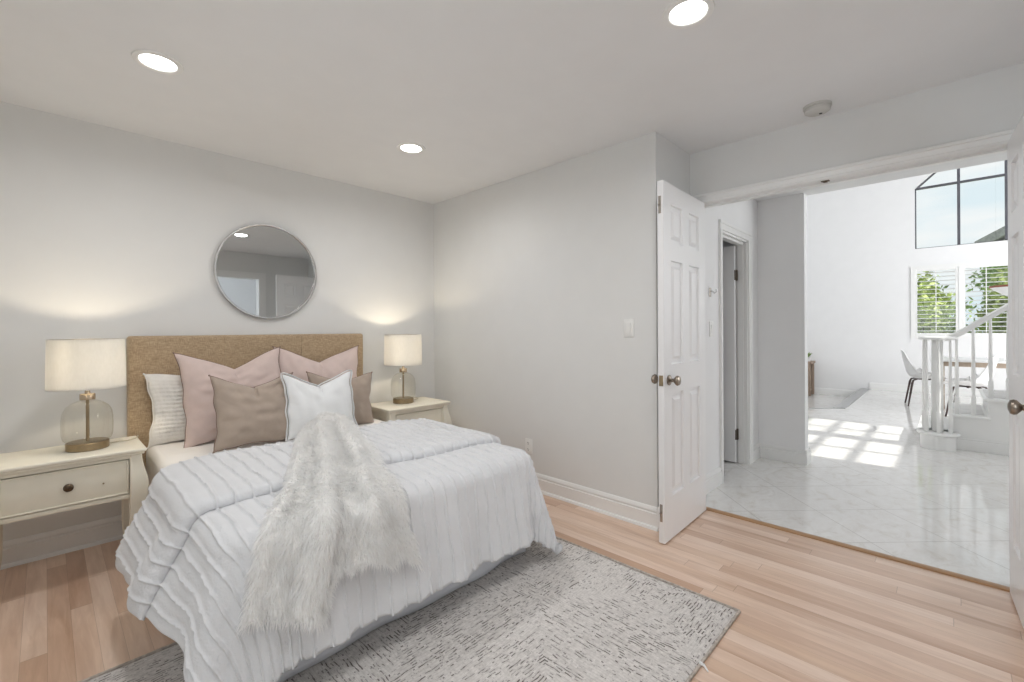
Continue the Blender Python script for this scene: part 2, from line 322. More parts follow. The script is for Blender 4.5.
def build_shell():
    struct('floor', wallbox(XL - T, 3.135, YB - T, YA + T, -.1, 0), MAT['wood'], 'pale maple plank floor of the bedroom', 'floor')
    struct('ceiling', wallbox(XL - T, 3.24, YB - T, YA + T, ZC, ZC + .1), MAT['ceil'], 'flat pale ceiling above the bed', 'ceiling')
    struct('wall_headboard', wallbox(XL - T, XB + T, YA, YA + T, 0, ZC), MAT['wall'], 'warm white wall behind the headboard with the round mirror', 'wall')
    struct('wall_side', wallbox(XB, XB + T, YS, YA, 0, ZC), MAT['wall'], 'plain white wall with a light switch right of the bed', 'wall')
    struct('wall_alcove', wallbox(XB + T, XC, YS, YS + T, 0, ZC), MAT['wall'], 'narrow white return wall behind the open left door', 'wall')
    m = MB(); m.box(XC, XC + T, OY1, YS, 0, ZC); m.box(XC, XC + T, OY0, OY1, OZ, ZC); m.box(XC, XC + T, YB, OY0, 0, ZC)
    struct('wall_doorway', m, MAT['wall'], 'white wall above the double door opening', 'wall')
    m = MB(); x0, x1 = 1.50, 2.345   # back wall with the bathroom opening
    m.box(XL, x0, YB - T, YB, 0, ZC); m.box(x1, XC + T, YB - T, YB, 0, ZC); m.box(x0, x1, YB - T, YB, 2.04, ZC)
    struct('wall_back', m, MAT['wall'], 'white wall with a cased opening seen only in the mirror', 'wall')
    m = MB(); m.box(x0 - .10, x0, YB, YB + .018, 0, 2.14); m.box(x1, x1 + .10, YB, YB + .018, 0, 2.14); m.box(x0, x1, YB, YB + .018, 2.04, 2.14)
    struct('trim_1', m, MAT['trim'], 'white door casing reflected in the mirror', 'trim')
    m = MB(); m.box(.9, 3.0, -2.15, -2.05, 0, ZC); m.box(.8, .9, -2.15, -1.95, 0, ZC); m.box(.8, .9, -.95, YB - T, 0, ZC); m.box(.8, .9, -1.95, -.95, 0, .9); m.box(.8, .9, -1.95, -.95, 2.1, ZC); m.box(3.0, 3.1, -2.15, YB - T, 0, ZC); m.box(.9, 3.0, -2.05, YB - T, ZC, ZC + .1); m.box(.9, 3.0, -2.05, YB - T, -.1, 0)  # side wall opening added to go with the bathroom fill light
    struct('wall_bathroom', m, MAT['hallwall'], 'bluish white bathroom walls reflected in the mirror', 'wall')
    m = MB(); y0, y1, z0, z1 = -.2, 1.3, .8, 2.1      # unseen left wall, window opening added to light the room
    m.box(XL - T, XL, YB, y0, 0, ZC); m.box(XL - T, XL, y1, YA, 0, ZC); m.box(XL - T, XL, y0, y1, 0, z0); m.box(XL - T, XL, y0, y1, z1, ZC)
    struct('wall_left', m, MAT['wall'], 'white wall with an added window opening left of the camera, outside the photo', 'wall')
    m = MB()
    for a, b_ in ((y0, y0 + .05), ((y0 + y1) / 2 - .025, (y0 + y1) / 2 + .025), (y1 - .05, y1)): m.box(XL - .09, XL - .04, a, b_, z0, z1)
    m.box(XL - .09, XL - .04, y0, y1, z0, z0 + .05); m.box(XL - .09, XL - .04, y0, y1, z1 - .05, z1)
    w = struct('added_window', m, MAT['trim'], 'added unseen bedroom window left of the camera, outside the photo', 'window')  # frame of a window added to light the bedroom from the left
    MB().box(XL - .068, XL - .062, y0 + .05, y1 - .05, z0 + .05, z1 - .05).build('pane', MAT['pane'], w)
    # ---- baseboards with shoe moulding
    P = [(0, 0), (.016, 0), (.016, .094), (.009, .099), (.009, .106), (.014, .110), (.012, .121), (.004, .133), (0, .134)]
    Q = [(.016, 0), (.032, 0), (.031, .008), (.026, .016), (.016, .019)]
    def base(name, label, a0, a1, fn, parent=None):
        m = MB(); m.prism(P, a0, a1, fn); m.prism(Q, a0, a1, fn)
        return struct(name, m, MAT['trim'], label, 'baseboard', parent)
    base('baseboard_headboard', 'white baseboard below the bed wall behind the nightstands', XL, XB, lambda p, q, a: (a, YA - p, q))
    base('baseboard_side', 'white moulded baseboard right of the bed', YS - .015, YA, lambda p, q, a: (XB - p, a, q))
    base('baseboard_alcove', 'short white baseboard behind the open left door', XB - .0152, XC, lambda p, q, a: (a, YS - p, q))
    # ---- double door casing and jamb
    m = MB(); C = [(0, 0), (.012, 0), (.014, .007), (.011, .012), (.015, .036), (.023, .040), (.023, .052), (.019, .056), (0, .056)]; e = .015   # reveal on the jamb
    for xw, sg in ((XC, -1), (XC + T, 1)):
        m.prism(C, OY0 - .041, YS - .001, lambda p, q, a: (xw + sg * p, a, OZ - e + q))
        m.prism(C, 0, OZ - e, lambda p, q, a: (xw + sg * p, OY0 + e - q, a))
    m.box(XC - .012, XC, OY1 - e, YS - .001, 0, OZ - e); m.box(XC + T, XC + T + .012, OY1 - e, YS - .001, 0, OZ - e)
    struct('trim_2', m, MAT['trim'], 'white moulded casing around the double door opening', 'trim')
    m = MB(); j = .018
    m.box(XC - .005, XC + T + .005, OY0, OY0 + j, 0, OZ); m.box(XC - .005, XC + T + .005, OY1 - j, OY1, 0, OZ); m.box(XC - .005, XC + T + .005, OY0 + j, OY1 - j, OZ - j, OZ)
    m.box(XC + .055, XC + .09, OY0 + j, OY0 + j + .011, 0, OZ - j); m.box(XC + .055, XC + .09, OY1 - j - .011, OY1 - j, 0, OZ - j); m.box(XC + .055, XC + .09, OY0 + j, OY1 - j, OZ - j - .011, OZ - j)
    jm = struct('trim_3', m, MAT['trim'], 'white jamb lining of the double door opening', 'trim')
    mm = MB(); mm.box(XC + .012, XC + .040, .49, .53, OZ - j - .004, OZ - j - .0005, .001); mm.box(XC + .018, XC + .034, .50, .52, OZ - j - .010, OZ - j - .004, .001)
    mm.build('strike_plate', MAT['bronze'], jm)
    MB().prism([(3.105, .0), (3.150, .0), (3.150, .006), (3.142, .010), (3.112, .010), (3.105, .006)], OY0 + j, OY1 - j, lambda p, q, a: (p, a, q)).build('threshold', MAT['threshold'], jm)
MAT['threshold'] = M('oak_threshold', (.42, .25, .13), .4, var=.12, vs=14, stretch=(1, .1, 1))
build_shell()

# ------------------------------------------------------------------ six panel doors
def leaf_mesh(w, h, t):
    """slab from x=0..w, z=0..h, y=0..t, six raised panels on both faces"""
    m = MB(); k = h / 2.04
    st = .105; mid = .10; pw = (w - 2 * st - mid) / 2
    xs = [0, st, st + pw, st + pw + mid, w - st, w]; zs = [0, .245 * k, .835 * k, 1.0 * k, 1.60 * k, 1.705 * k, 1.925 * k, h]
    for y, sg in ((0, 1), (t, -1)):
        def P(x, z, d): return (x, y + sg * d, z)
        for i in range(5):
            for q in range(7):
                x0, x1, z0, z1 = xs[i], xs[i + 1], zs[q], zs[q + 1]
                if i in (1, 3) and q in (1, 3, 5):
                    rings = [(0, 0), (.004, .013), (.024, .0155), (.046, .003)]; vs = []
                    for (e, d) in rings: vs += [P(x0 + e, z0 + e, d), P(x1 - e, z0 + e, d), P(x1 - e, z1 - e, d), P(x0 + e, z1 - e, d)]
                    fs = []
                    for r in range(3):
                        for c in range(4): fs.append((r * 4 + c, r * 4 + (c + 1) % 4, r * 4 + 4 + (c + 1) % 4, r * 4 + 4 + c))
                    fs.append((12, 13, 14, 15)); m.add(vs, fs)
                else: m.add([P(x0, z0, 0), P(x1, z0, 0), P(x1, z1, 0), P(x0, z1, 0)], [(0, 1, 2, 3)])
    m.add([(0, 0, 0), (w, 0, 0), (w, t, 0), (0, t, 0), (0, 0, h), (w, 0, h), (w, t, h), (0, t, h)], [(0, 1, 2, 3), (4, 5, 6, 7), (0, 3, 7, 4), (1, 2, 6, 5)])
    return m
def knob_mesh(x, y, z, sg):
    m = MB(); pr = [(.0, 0), (.030, 0), (.031, .004), (.022, .010), (.012, .013), (.011, .030), (.018, .036), (.027, .044), (.029, .052), (.025, .061), (.012, .066), (0, .067)]
    m.lathe([(r, sg * d) for r, d in pr], (x, y, z), 24, axis='y', cap=False); return m
def door_leaf(name, label, loc, rz, w, h, hinge_mat='bronze', knobs=(1, -1), hy=.039):
    """hinge edge at local x=0, free edge at x=w"""
    d = thing(name, label, 'door', loc, rz, kind='structure'); t = .035
    leaf_mesh(w, h, t).build('door_leaf', MAT['door'], d, angle=20)
    for s in knobs:
        knob_mesh(w - .065, t if s > 0 else 0, .925, s).build('door_knob', MAT['knob'], d)
    MB().box(w - .001, w + .002, t / 2 - .012, t / 2 + .012, .895, .955, .0005).build('latch_plate', MAT['brass'], d)
    for z in (.22, 1.02, h - .22):
        m = MB(); m.box(-.004, .001, 0.003, t - .003, z - .045, z + .045); m.lathe([(.006, z - .05), (.006, z + .05)], (-.006, hy, 0), 10); m.build('hinge', MAT[hinge_mat], d)
    return d
MAT['knob'] = M('antique_pewter_knob', (.30, .255, .21), .3, 1, var=.2, vs=50)
# left leaf hinges on the left jamb and stands open into the room; its near face looks at the opening
DT = .035
dl = door_leaf('door_1', 'open white six panel door at left of the opening, pewter knob', (3.092, 1.215, .008), PI + R(1.6), .655, 2.066, hy=-.004)
# flush bolt on the free edge of the left leaf
for z in (1.93, .17):
    m = MB(); m.box(.6545, .6558, .006, .022, z - .05, z + .05, .0005); m.lathe([(.006, 0), (.006, .006), (.004, .009)], (.6558, .012, z), 10, axis='x'); m.build('flush_bolt', MAT['nickel'], dl)
door_leaf('door_2', 'open white six panel door cut off by the right photo edge, bronze knob', (3.090, -.197, .008), PI + R(2.5), .655, 2.066)

# ------------------------------------------------------------------ ceiling fittings and wall plates
def downlight(loc, label):
    t = thing('ceiling_light', label, 'ceiling light', loc, group='recessed ceiling lights')
    MB().lathe([(.066, -.001), (.070, -.006), (.082, -.009), (.092, -.006), (.094, 0)], n=48, cap=False).build('trim_ring', MAT['plastic'], t)
    MB().lathe([(0, -.0015), (.067, -.0015), (.067, -.0005)], n=48, cap=False).build('lens', MAT['lens'], t)
    l = add_light('downlight', 'AREA', (0, 0, -.012), (0, 0, -1), 5.9, (.985, .985, 1), shape='DISK', size=.125); l.parent = t; l.data.spread = R(165)
    return t
for x, y, lab in ((.356, 2.547, 'round recessed ceiling light above the left side of the bed'), (1.694, 2.565, 'round recessed ceiling light nearest the far right corner of the bedroom'),
                  (1.711, .711, 'round recessed ceiling light at the top of the photo, nearest the camera'), (.36, .711, 'unseen recessed ceiling light added for room light, left of the camera')):
    downlight((x, y, ZC), lab)  # the last of the four is unseen, added for its light
t = thing('smoke_detector', 'small round off-white smoke detector on the ceiling before the doorway', 'smoke detector', (2.93, .511, ZC))
MB().lathe([(.066, 0), (.066, -.010), (.060, -.013)], n=40).build('mounting_plate', MAT['detector'], t)
MB().lathe([(.058, -.011), (.062, -.017), (.060, -.030), (.050, -.037), (0, -.039)], n=40, cap=False).build('cover', MAT['detector'], t)
MB().lathe([(.008, -.037), (.008, -.0405), (0, -.041)], (.018, -.012, 0), n=14, cap=False).build('test_button', MAT['dark'], t)

def switch(name, loc, rz, label, cat='light switch', outlet=False):
    """plate in local xz, facing local -y"""
    t = thing(name, label, cat, loc, rz)
    MB().box(-.036, .036, -.006, 0, -.058, .058, .003).build('cover_plate', MAT['plastic'], t)
    if outlet:
        for z in (-.024, .024):
            f = MB().lathe([(.0165, -.006), (.0165, -.009), (0, -.009)], (0, 0, z), 20, axis='y', cap=False).build('socket', MAT['plastic'], t)
            m = MB(); m.box(-.008, -.0055, -.0096, -.008, z - .002, z + .007); m.box(.0055, .008, -.0096, -.008, z - .002, z + .006); m.box(-.002, .002, -.0096, -.008, z - .011, z - .007); m.build('slots', MAT['dark'], f)
    else:
        m = MB(); m.prism([(-.0165, -.033), (.0165, -.033), (.0165, .033), (-.0165, .033)], 0, 1, lambda p, q, a: (p, -.006 - a * (.0025 + (q + .033) * .05), q)); m.build('rocker', MAT['plastic'], t)
        for z in (-.047, .047): MB().lathe([(.003, -.006), (.0028, -.0075), (0, -.0078)], (0, 0, z), 10, axis='y', cap=False).build('screw', MAT['plastic'], t)
    return t
switch('light_switch', (XB, 1.476, 1.235), -PI / 2, 'white rocker light switch on the plain wall beside the left door')
switch('wall_outlet', (XB, 2.344, .325), -PI / 2, 'white power outlet low on the wall behind the bed foot', 'outlet', True)

# ------------------------------------------------------------------ round mirror
t = thing('wall_mirror', 'large round mirror with a thin silver frame above the headboard', 'mirror', (1.128, YA, 1.658))
RM = .334
MB().lathe([(RM - .006, -.005), (RM - .006, -.026), (RM - .002, -.030), (RM + .005, -.030), (RM + .008, -.026), (RM + .008, 0)], n=96, axis='y', cap=False).build('frame', MAT['chrome'], t)
MB().lathe([(0, -.016), (RM - .004, -.016)], n=96, axis='y', cap=False).build('mirror_glass', MAT['mirror'], t)
MB().lathe([(0, -.001), (RM - .01, -.001), (RM - .01, -.012), (0, -.012)], n=48, axis='y', cap=False).build('backing', MAT['dark'], t)

# ------------------------------------------------------------------ rug
def build_rug():
    x0, x1, y0, y1 = -.36, 2.085, .655, 2.185
    m = MB(); nx, ny = 90, 60
    P = np.zeros((ny, nx, 3)); xs = np.linspace(x0, x1, nx); ys = np.linspace(y0, y1, ny); X, Y = np.meshgrid(xs, ys)
    e = np.minimum(np.minimum(X - x0, x1 - X), np.minimum(Y - y0, y1 - Y)); Z = .012 * np.clip(e / .012, 0, 1) ** .5 + .001
    X = X + .004 * np.sin(Y * 9 + 1) * (X > x1 - .1); P[..., 0] = X; P[..., 1] = Y; P[..., 2] = Z
    m.grid(P); 
    r = tag(m.build('area_rug', MAT['rug'], None, fixn=False), 'grey beige rug with dark dashed stroke pattern under the bed foot', 'rug')
    k = MB(); pts = [(x0, y0), (x1, y0), (x1, y1), (x0, y1)]
    k.box(x0, x1, y0 - .004, y0 + .006, .001, .011, .002); k.box(x0, x1, y1 - .006, y1 + .004, .001, .011, .002); k.box(x0 - .004, x0 + .006, y0, y1, .001, .011, .002); k.box(x1 - .006, x1 + .004, y0, y1, .001, .011, .002)
    k.build('bound_edge', MAT['rugedge'], r)
    q = MB(); q.tube([(1.655, .657, .012), (1.650, .640, .014), (1.640, .622, .006)], [.006, .005, .002], 6); q.build('care_label', MAT['whitelinen'], r)
MAT['rugedge'] = M('rug_binding', (.46, .41, .365), .95, var=.3, vs=60)
build_rug()

# ------------------------------------------------------------------ nightstands
def cabriole(px, py, sx, sy, H):
    """leg with a knee that swells outward and a small foot; (sx,sy) point outward"""
    keys = [(0, .016, .052), (.012, .017, .054), (.035, .012, .045), (.09, .003, .036), (.16, 0, .038), (.24, 0, .045), (.31, 0, .058), (.37, 0, .072), (.425, 0, .078), (.475, 0, .073), (.53, 0, .058), (.57, 0, .051), (H, 0, .050)]
    zs = np.linspace(0, H, 40); off = np.interp(zs, [k[0] for k in keys], [k[1] for k in keys]); sz = np.interp(zs, [k[0] for k in keys], [k[2] for k in keys])
    for a in (off, sz):
        b = a.copy()
        for _ in range(3): b[1:-1] = (b[:-2] + 2 * b[1:-1] + b[2:]) / 4
        a[:] = b
    m = MB(); ring = []
    for z, i_, e_ in zip(zs, off, sz):      # inner and outer edge measured from the inner corner of the post
        s = e_ - i_; cx = px + sx * (-.025 + (i_ + e_) / 2); cy = py + (sy * (-.025 + (i_ + e_) / 2) if sy else 0)
        h = s / 2; c = .006
        ring.append([(cx - h + c, cy - h, z), (cx + h - c, cy - h, z), (cx + h, cy - h + c, z), (cx + h, cy + h - c, z), (cx + h - c, cy + h, z), (cx - h + c, cy + h, z), (cx - h, cy + h - c, z), (cx - h, cy - h + c, z)])
    vs = [p for r in ring for p in r]; n = 8; fs = []
    for i in range(len(ring) - 1):
        for k in range(n): fs.append((i * n + k, i * n + (k + 1) % n, (i + 1) * n + (k + 1) % n, (i + 1) * n + k))
    fs += [tuple(range(n))[::-1], tuple(range((len(ring) - 1) * n, len(ring) * n))]
    return m.add(vs, fs)
def nightstand(loc, label, group):
    """base centre at loc; front looks to local -y"""
    t = thing('nightstand', label, 'nightstand', loc, group=group); w, d, H = .585, .40, .625
    x0, x1, y0, y1 = -w / 2 + .018, w / 2 - .018, -d / 2 + .018, d / 2 - .006
    m = MB(); m.box(-w / 2, w / 2, -d / 2, d / 2, H - .018, H, .006, 3); m.box(-w / 2 + .008, w / 2 - .008, -d / 2 + .008, d / 2, H - .030, H - .017, .005, 2); m.build('top', MAT['cream'], t)
    for sx in (-1, 1):
        for sy in (-1, 1):
            px = (x1 - .025) * sx if sx > 0 else x0 + .025; py = y0 + .025 if sy < 0 else y1 - .025
            cabriole(px, py, sx, sy if sy < 0 else 0, H - .030).build('leg', MAT['cream'], t)
    m = MB(); m.box(x0 + .02, x0 + .034, y0 + .04, y1 - .04, .40, H - .028); m.box(x1 - .034, x1 - .02, y0 + .04, y1 - .04, .40, H - .028)
    m.box(x0 + .04, x1 - .04, y1 - .02, y1 - .008, .40, H - .028); m.box(x0 + .03, x1 - .03, y0 + .02, y1 - .01, .400, .410)
    m.box(x0 + .045, x1 - .045, y0 + .004, y0 + .05, .375, .397, .003); m.box(x0 + .045, x1 - .045, y0 + .004, y0 + .05, H - .048, H - .028, .003)
    m.build('case', MAT['cream'], t)
    a0, a1, b0, b1 = x0 + .053, x1 - .053, .401, H - .052
    m = MB(); m.box(a0, a1, y0 + .006, y0 + .022, b0, b1, .002)
    for (u0, u1, v0, v1) in ((a0, a1, b0, b0 + .007), (a0, a1, b1 - .007, b1), (a0, a0 + .007, b0, b1), (a1 - .007, a1, b0, b1)): m.box(u0, u1, y0 - .001, y0 + .010, v0, v1, .003, 2)
    dr = m.build('drawer', MAT['cream'], t)
    k = MB(); k.lathe([(.011, y0 + .006), (.009, y0), (.008, y0 - .010), (.014, y0 - .014), (.019, y0 - .020), (.018, y0 - .027), (.010, y0 - .032), (0, y0 - .033)], (0, 0, (b0 + b1) / 2 + .004), 24, axis='y', cap=False); k.build('knob', MAT['bronze'], dr)
    k = MB(); k.lathe([(.004, y0 + .0055), (.004, y0 + .003), (0, y0 + .0028)], (.125, 0, (b0 + b1) / 2 - .012), 10, axis='y', cap=False); k.build('keyhole', MAT['brass'], dr)
    return t
NL = nightstand((.0725, 3.205, 0), 'cream nightstand with curved legs left of the bed, full front visible', 'cream nightstands beside the bed')
NR = copy_tree(NL); NR.location = (2.092, 3.235, 0); NR['label'] = 'cream nightstand in the far corner right of the bed'

# ------------------------------------------------------------------ table lamps
def table_lamp(loc, label):
    t = thing('table_lamp', label, 'lamp', loc, group='glass table lamps on the nightstands')
    MB().lathe([(0, 0), (.082, 0), (.085, .003), (.085, .036), (.082, .039), (0, .040)], n=48, cap=False).build('base', MAT['brass'], t)
    pr = [(.078, .040), (.094, .052), (.100, .075), (.101, .12), (.100, .165), (.095, .195), (.083, .220), (.062, .238), (.042, .247), (.031, .251), (.029, .256)]
    a = np.array(pr); tt = np.linspace(0, len(pr) - 1, 34); z = np.interp(tt, range(len(pr)), a[:, 1]); r = np.interp(tt, range(len(pr)), a[:, 0])
    MB().lathe(list(zip(r, z)), n=48, cap=False).build('glass_body', MAT['cloche'], t)
    MB().lathe([(.030, .254), (.031, .257), (.031, .282), (.029, .285), (.012, .286), (.010, .30), (.012, .305), (.012, .34), (0, .341)], n=32, cap=False).build('neck_cap', MAT['nickelbrass'], t)
    MB().lathe([(.007, .04), (.007, .256)], n=14).build('stem', MAT['brass'], t)
    h0, h1, r0, r1 = .315, .568, .154, .150
    sh = MB().lathe([(r0, h0), (r1, h1), (r1 - .003, h1), (r0 - .003, h0), (r0, h0)], n=64, cap=False).build('lamp_shade', MAT['shade'], t, weld=1e-5)
    for z, r in ((h0 + .003, r0 - .004), (h1 - .003, r1 - .004)):
        m = MB(); m.tube([(r * math.cos(a), r * math.sin(a), z) for a in np.linspace(0, 2 * PI, 48, endpoint=False)], .002, 6, closed=True); m.build('shade_ring', MAT['brass'], sh)
    m = MB()
    for k in range(3):
        a = k * 2 * PI / 3 + .4; m.tube([(.010 * math.cos(a), .010 * math.sin(a), .335), ((r0 - .006) * math.cos(a), (r0 - .006) * math.sin(a), h0 + .003)], .0017, 6)
    m.build('shade_spider', MAT['brass'], sh)
    MB().lathe([(0, .340), (.014, .342), (.016, .36), (.028, .395), (.030, .415), (.022, .437), (0, .446)], n=20, cap=False).build('bulb', MAT['bulb'], t)
    l = add_light('lamp_light', 'POINT', (0, 0, .475), None, 5.2, (1, .85, .63), shadow_soft_size=.020); l.parent = t
    MB().tube([(.07, .045, .006), (.13, .06, .004), (.16, .05, .004), (.20, .08, .004), (.22, .16, .004), (.215, .20, -.05), (.21, .205, -.20)], .0025, 6).build('cord', MAT['cord'], t)
    return t
MAT['nickelbrass'] = M('polished_brass_cap', (.62, .50, .36), .22, 1, var=.06); MAT['cord'] = M('clear_cord', (.55, .48, .36), .4, var=.05)
LL = table_lamp((.150, 3.215, .625), 'lit glass table lamp with white drum shade on the left nightstand')
LR = copy_tree(LL); LR.location = (2.075, 3.275, .625); LR['label'] = 'lit glass table lamp with white drum shade on the right nightstand'

# ------------------------------------------------------------------ bed
BX0, BX1, BY0, BY1 = .41, 1.775, 1.645, 3.455
def soft_box(x0, x1, y0, y1, z0, z1, r, seg=4): return MB().box(x0, x1, y0, y1, z0, z1, r, seg)
def build_bed():
    b = thing('bed', 'upholstered double bed with tan linen headboard between the nightstands', 'bed', (1.09, 2.55, 0)); ox, oy = -1.09, -2.55
    m = soft_box(.336 + ox, 1.824 + ox, 3.468 + oy, YA - .004 + oy, .14, 1.203, .018, 3)
    for x in (.40, 1.72): m.box(x + ox, x + .05 + ox, 3.49 + oy, 3.54 + oy, 0, .15)
    hb = m.build('headboard', MAT['headboard'], b)
    m = MB()
    for x in (.832, 1.328): m.tube([(x + ox, 3.4675 + oy, z) for z in (.2, .6, 1.19)], .003, 6)
    m.build('seam', MAT['headboard'], hb)
    # mattress with fitted sheet, slightly puffed
    m = MB(); m.box(BX0 + ox, BX1 + ox, BY0 + .01 + oy, BY1 + oy, .30, .555, .045, 5); m.build('mattress', MAT['sheet'], b)
    m = MB(); m.box(BX0 + .02 + ox, BX1 - .02 + ox, BY0 + .04 + oy, BY1 - .02 + oy, .14, .30, .02, 2); m.build('box_spring', MAT['sheet'], b)
    for x in (BX0 + .09, BX1 - .09):
        for y in (BY0 + .12, BY1 - .12): MB().lathe([(.022, 0), (.028, .02), (.028, .14)], (x + ox, y + oy, 0), 16).build('leg', MAT['dark'], b)
    # bed skirt: three hanging panels with soft waves and corner splits
    def panel(p0, p1, nrm, seed):
        n, k = 90, 14; P = np.zeros((k, n, 3)); s = np.linspace(0, 1, n); L = math.dist(p0, p1)
        for i in range(k):
            f = i / (k - 1); w = (.010 * np.sin(s * L * 7.5 + seed) + .006 * np.sin(s * L * 17 + seed * 2)) * f ** 1.5 + .012 * f
            P[i, :, 0] = p0[0] + (p1[0] - p0[0]) * s + nrm[0] * w + ox; P[i, :, 1] = p0[1] + (p1[1] - p0[1]) * s + nrm[1] * w + oy; P[i, :, 2] = .31 - f * .292
        return MB().grid(P)
    for nm, a in (('bed_skirt', ((BX0 + .004, BY0 + .03), (BX1 + .045, BY0 + .03), (0, -1), 1.0)), ('bed_skirt', ((BX1 + .012, BY0 + .05), (BX1 + .012, BY1 - .02), (1, 0), 2.2)), ('bed_skirt', ((BX0 - .012, BY0 + .05), (BX0 - .012, BY1 - .02), (-1, 0), 3.1))):
        o = panel(*a).build(nm, MAT['skirt'], b, fixn=False); s = o.modifiers.new('thick', 'SOLIDIFY'); s.thickness = .004; s.offset = 0
build_bed()

# DUVET_BEGIN
DX0, DX1, DY0, DHEAD = .425, 1.765, 1.635, 2.62     # flat top of the duvet
HANG_L, HANG_R, HANG_F = .375, .43, .465
def duvet_pos(a, b, h=0.0):
    """cloth coordinates (a across, b along the bed) -> point of the draped duvet, h lifts along the normal-ish direction"""
    a = np.asarray(a, float); b = np.asarray(b, float); Rr = .075
    left = a < (DX0 + DX1) / 2
    rho = np.where(left, .16, .07); sg = np.where(left, -1.0, 1.0)
    cx = np.clip(a, DX0 + .16, DX1 - .07); cy = np.maximum(b, DY0 + rho)
    da = np.abs(a - cx); db = cy - b; hyp = np.hypot(da, db) + 1e-9; r = hyp - rho * np.where((da > 0) | (db > 0), 1, 0)
    # plain sides keep their own straight edge
    side = np.where(left, DX0 - a, a - DX1)
    dx = sg * da / hyp; dy = -db / hyp
    on = r <= 0; r = np.where(left, r * (1 - .06 * (2 * np.abs(dx * dy)) ** 2), np.minimum(r, .565 + .02 * (r - .565)))
    flL, flR, flF = .50, .33, .16
    flL = flL - .27 * np.clip((1.92 - b) / .30, 0, 1)
    fl = np.where(left, flL, flR) * dx ** 2 + flF * dy ** 2 + np.where(left, .10, .02) * (2 * np.abs(dx * dy)) ** 2
    th = np.clip(r / Rr, 0, PI / 2); s2 = np.maximum(r - Rr * PI / 2, 0)
    out = Rr * np.sin(th) + s2 * fl; drop = Rr * (1 - np.cos(th)) + s2 * np.sqrt(1 - fl ** 2)
    ang = np.arctan2(np.abs(dy), np.where(left, np.abs(dx), -np.abs(dx)))
    per = np.where(left, -cy, cy) + ang * .30 + cx
    amp = np.clip((r - .03) / .4, 0, 1.4) ** 1.2
    out = out + amp * np.where(left, .55, .65) * (.020 * np.sin(per * 17.0 + .6) + .012 * np.sin(per * 31 + 2.1)) * (1 + .6 * (np.abs(dx * dy) * 2) ** 2)
    x = np.where(on, a, cx + dx * (rho + out)); y = np.where(on, b, cy + dy * (rho + out))
    ins = np.clip(np.minimum(np.minimum(a - DX0, DX1 - a), b - DY0), 0, .35)
    z0 = .583 + .019 * (1 - (1 - ins / .35) ** 2) + .006 * np.sin(a * 7 + b * 3) * np.sin(b * 6.1 + 1) * np.clip(ins / .1, 0, 1)
    z = z0 - np.where(on, 0, drop)
    zf = .016
    low = np.maximum(zf - z, 0); z = np.where(z < zf + .03, zf + .03 * np.exp((z - zf - .03) / .03), z)
    x = x + np.where(on, 0, dx * low * .25); y = y + np.where(on, 0, dy * low * .25)
    hx = np.where(on, 0, dx * np.sin(th)); hy = np.where(on, 0, dy * np.sin(th)); hz = np.where(on, 1, np.cos(th))
    hz = hz + np.where(on, 0, np.sin(th) * fl)
    return np.stack([x + hx * h, y + hy * h, z + hz * h], -1)
# DUVET_END
def grid_normals(P):
    du = np.gradient(P, axis=1); dv = np.gradient(P, axis=0); n = np.cross(du, dv); n /= np.linalg.norm(n, axis=-1, keepdims=True) + 1e-9
    return n
def vnoise(A, B, seed, f):
    rs = np.random.RandomState(seed); o = np.zeros_like(A)
    for _ in range(7):
        th = rs.uniform(0, 2 * PI); k = f * rs.uniform(.6, 1.7); o += np.sin((A * math.cos(th) + B * math.sin(th)) * k + rs.uniform(0, 6.28))
    return o / 3.5
def ruffle(A, B, P, up_sign):
    """rows of gathered trim running down the length of the bed"""
    n = grid_normals(P); n *= np.sign((n[..., 2:3].mean())) or 1
    per = .058; ph = (A + .0035 * vnoise(A * 1.5, B * 4, 3, 9)) / per; f = ph - np.floor(ph) - .5
    gather = 1 + .35 * vnoise(A * 2, B * 9, 5, 14)
    ridge = np.where(f > 0, np.exp(-(f / .13) ** 2), np.exp(-(f / .045) ** 2)) * .0085 * gather
    puff = .0012 * np.cos(2 * PI * f) * -1 + .0022 * vnoise(A, B, 11, 26) + .0018 * vnoise(A, B * .6, 15, 60)
    return P + n * (ridge + puff)[..., None]
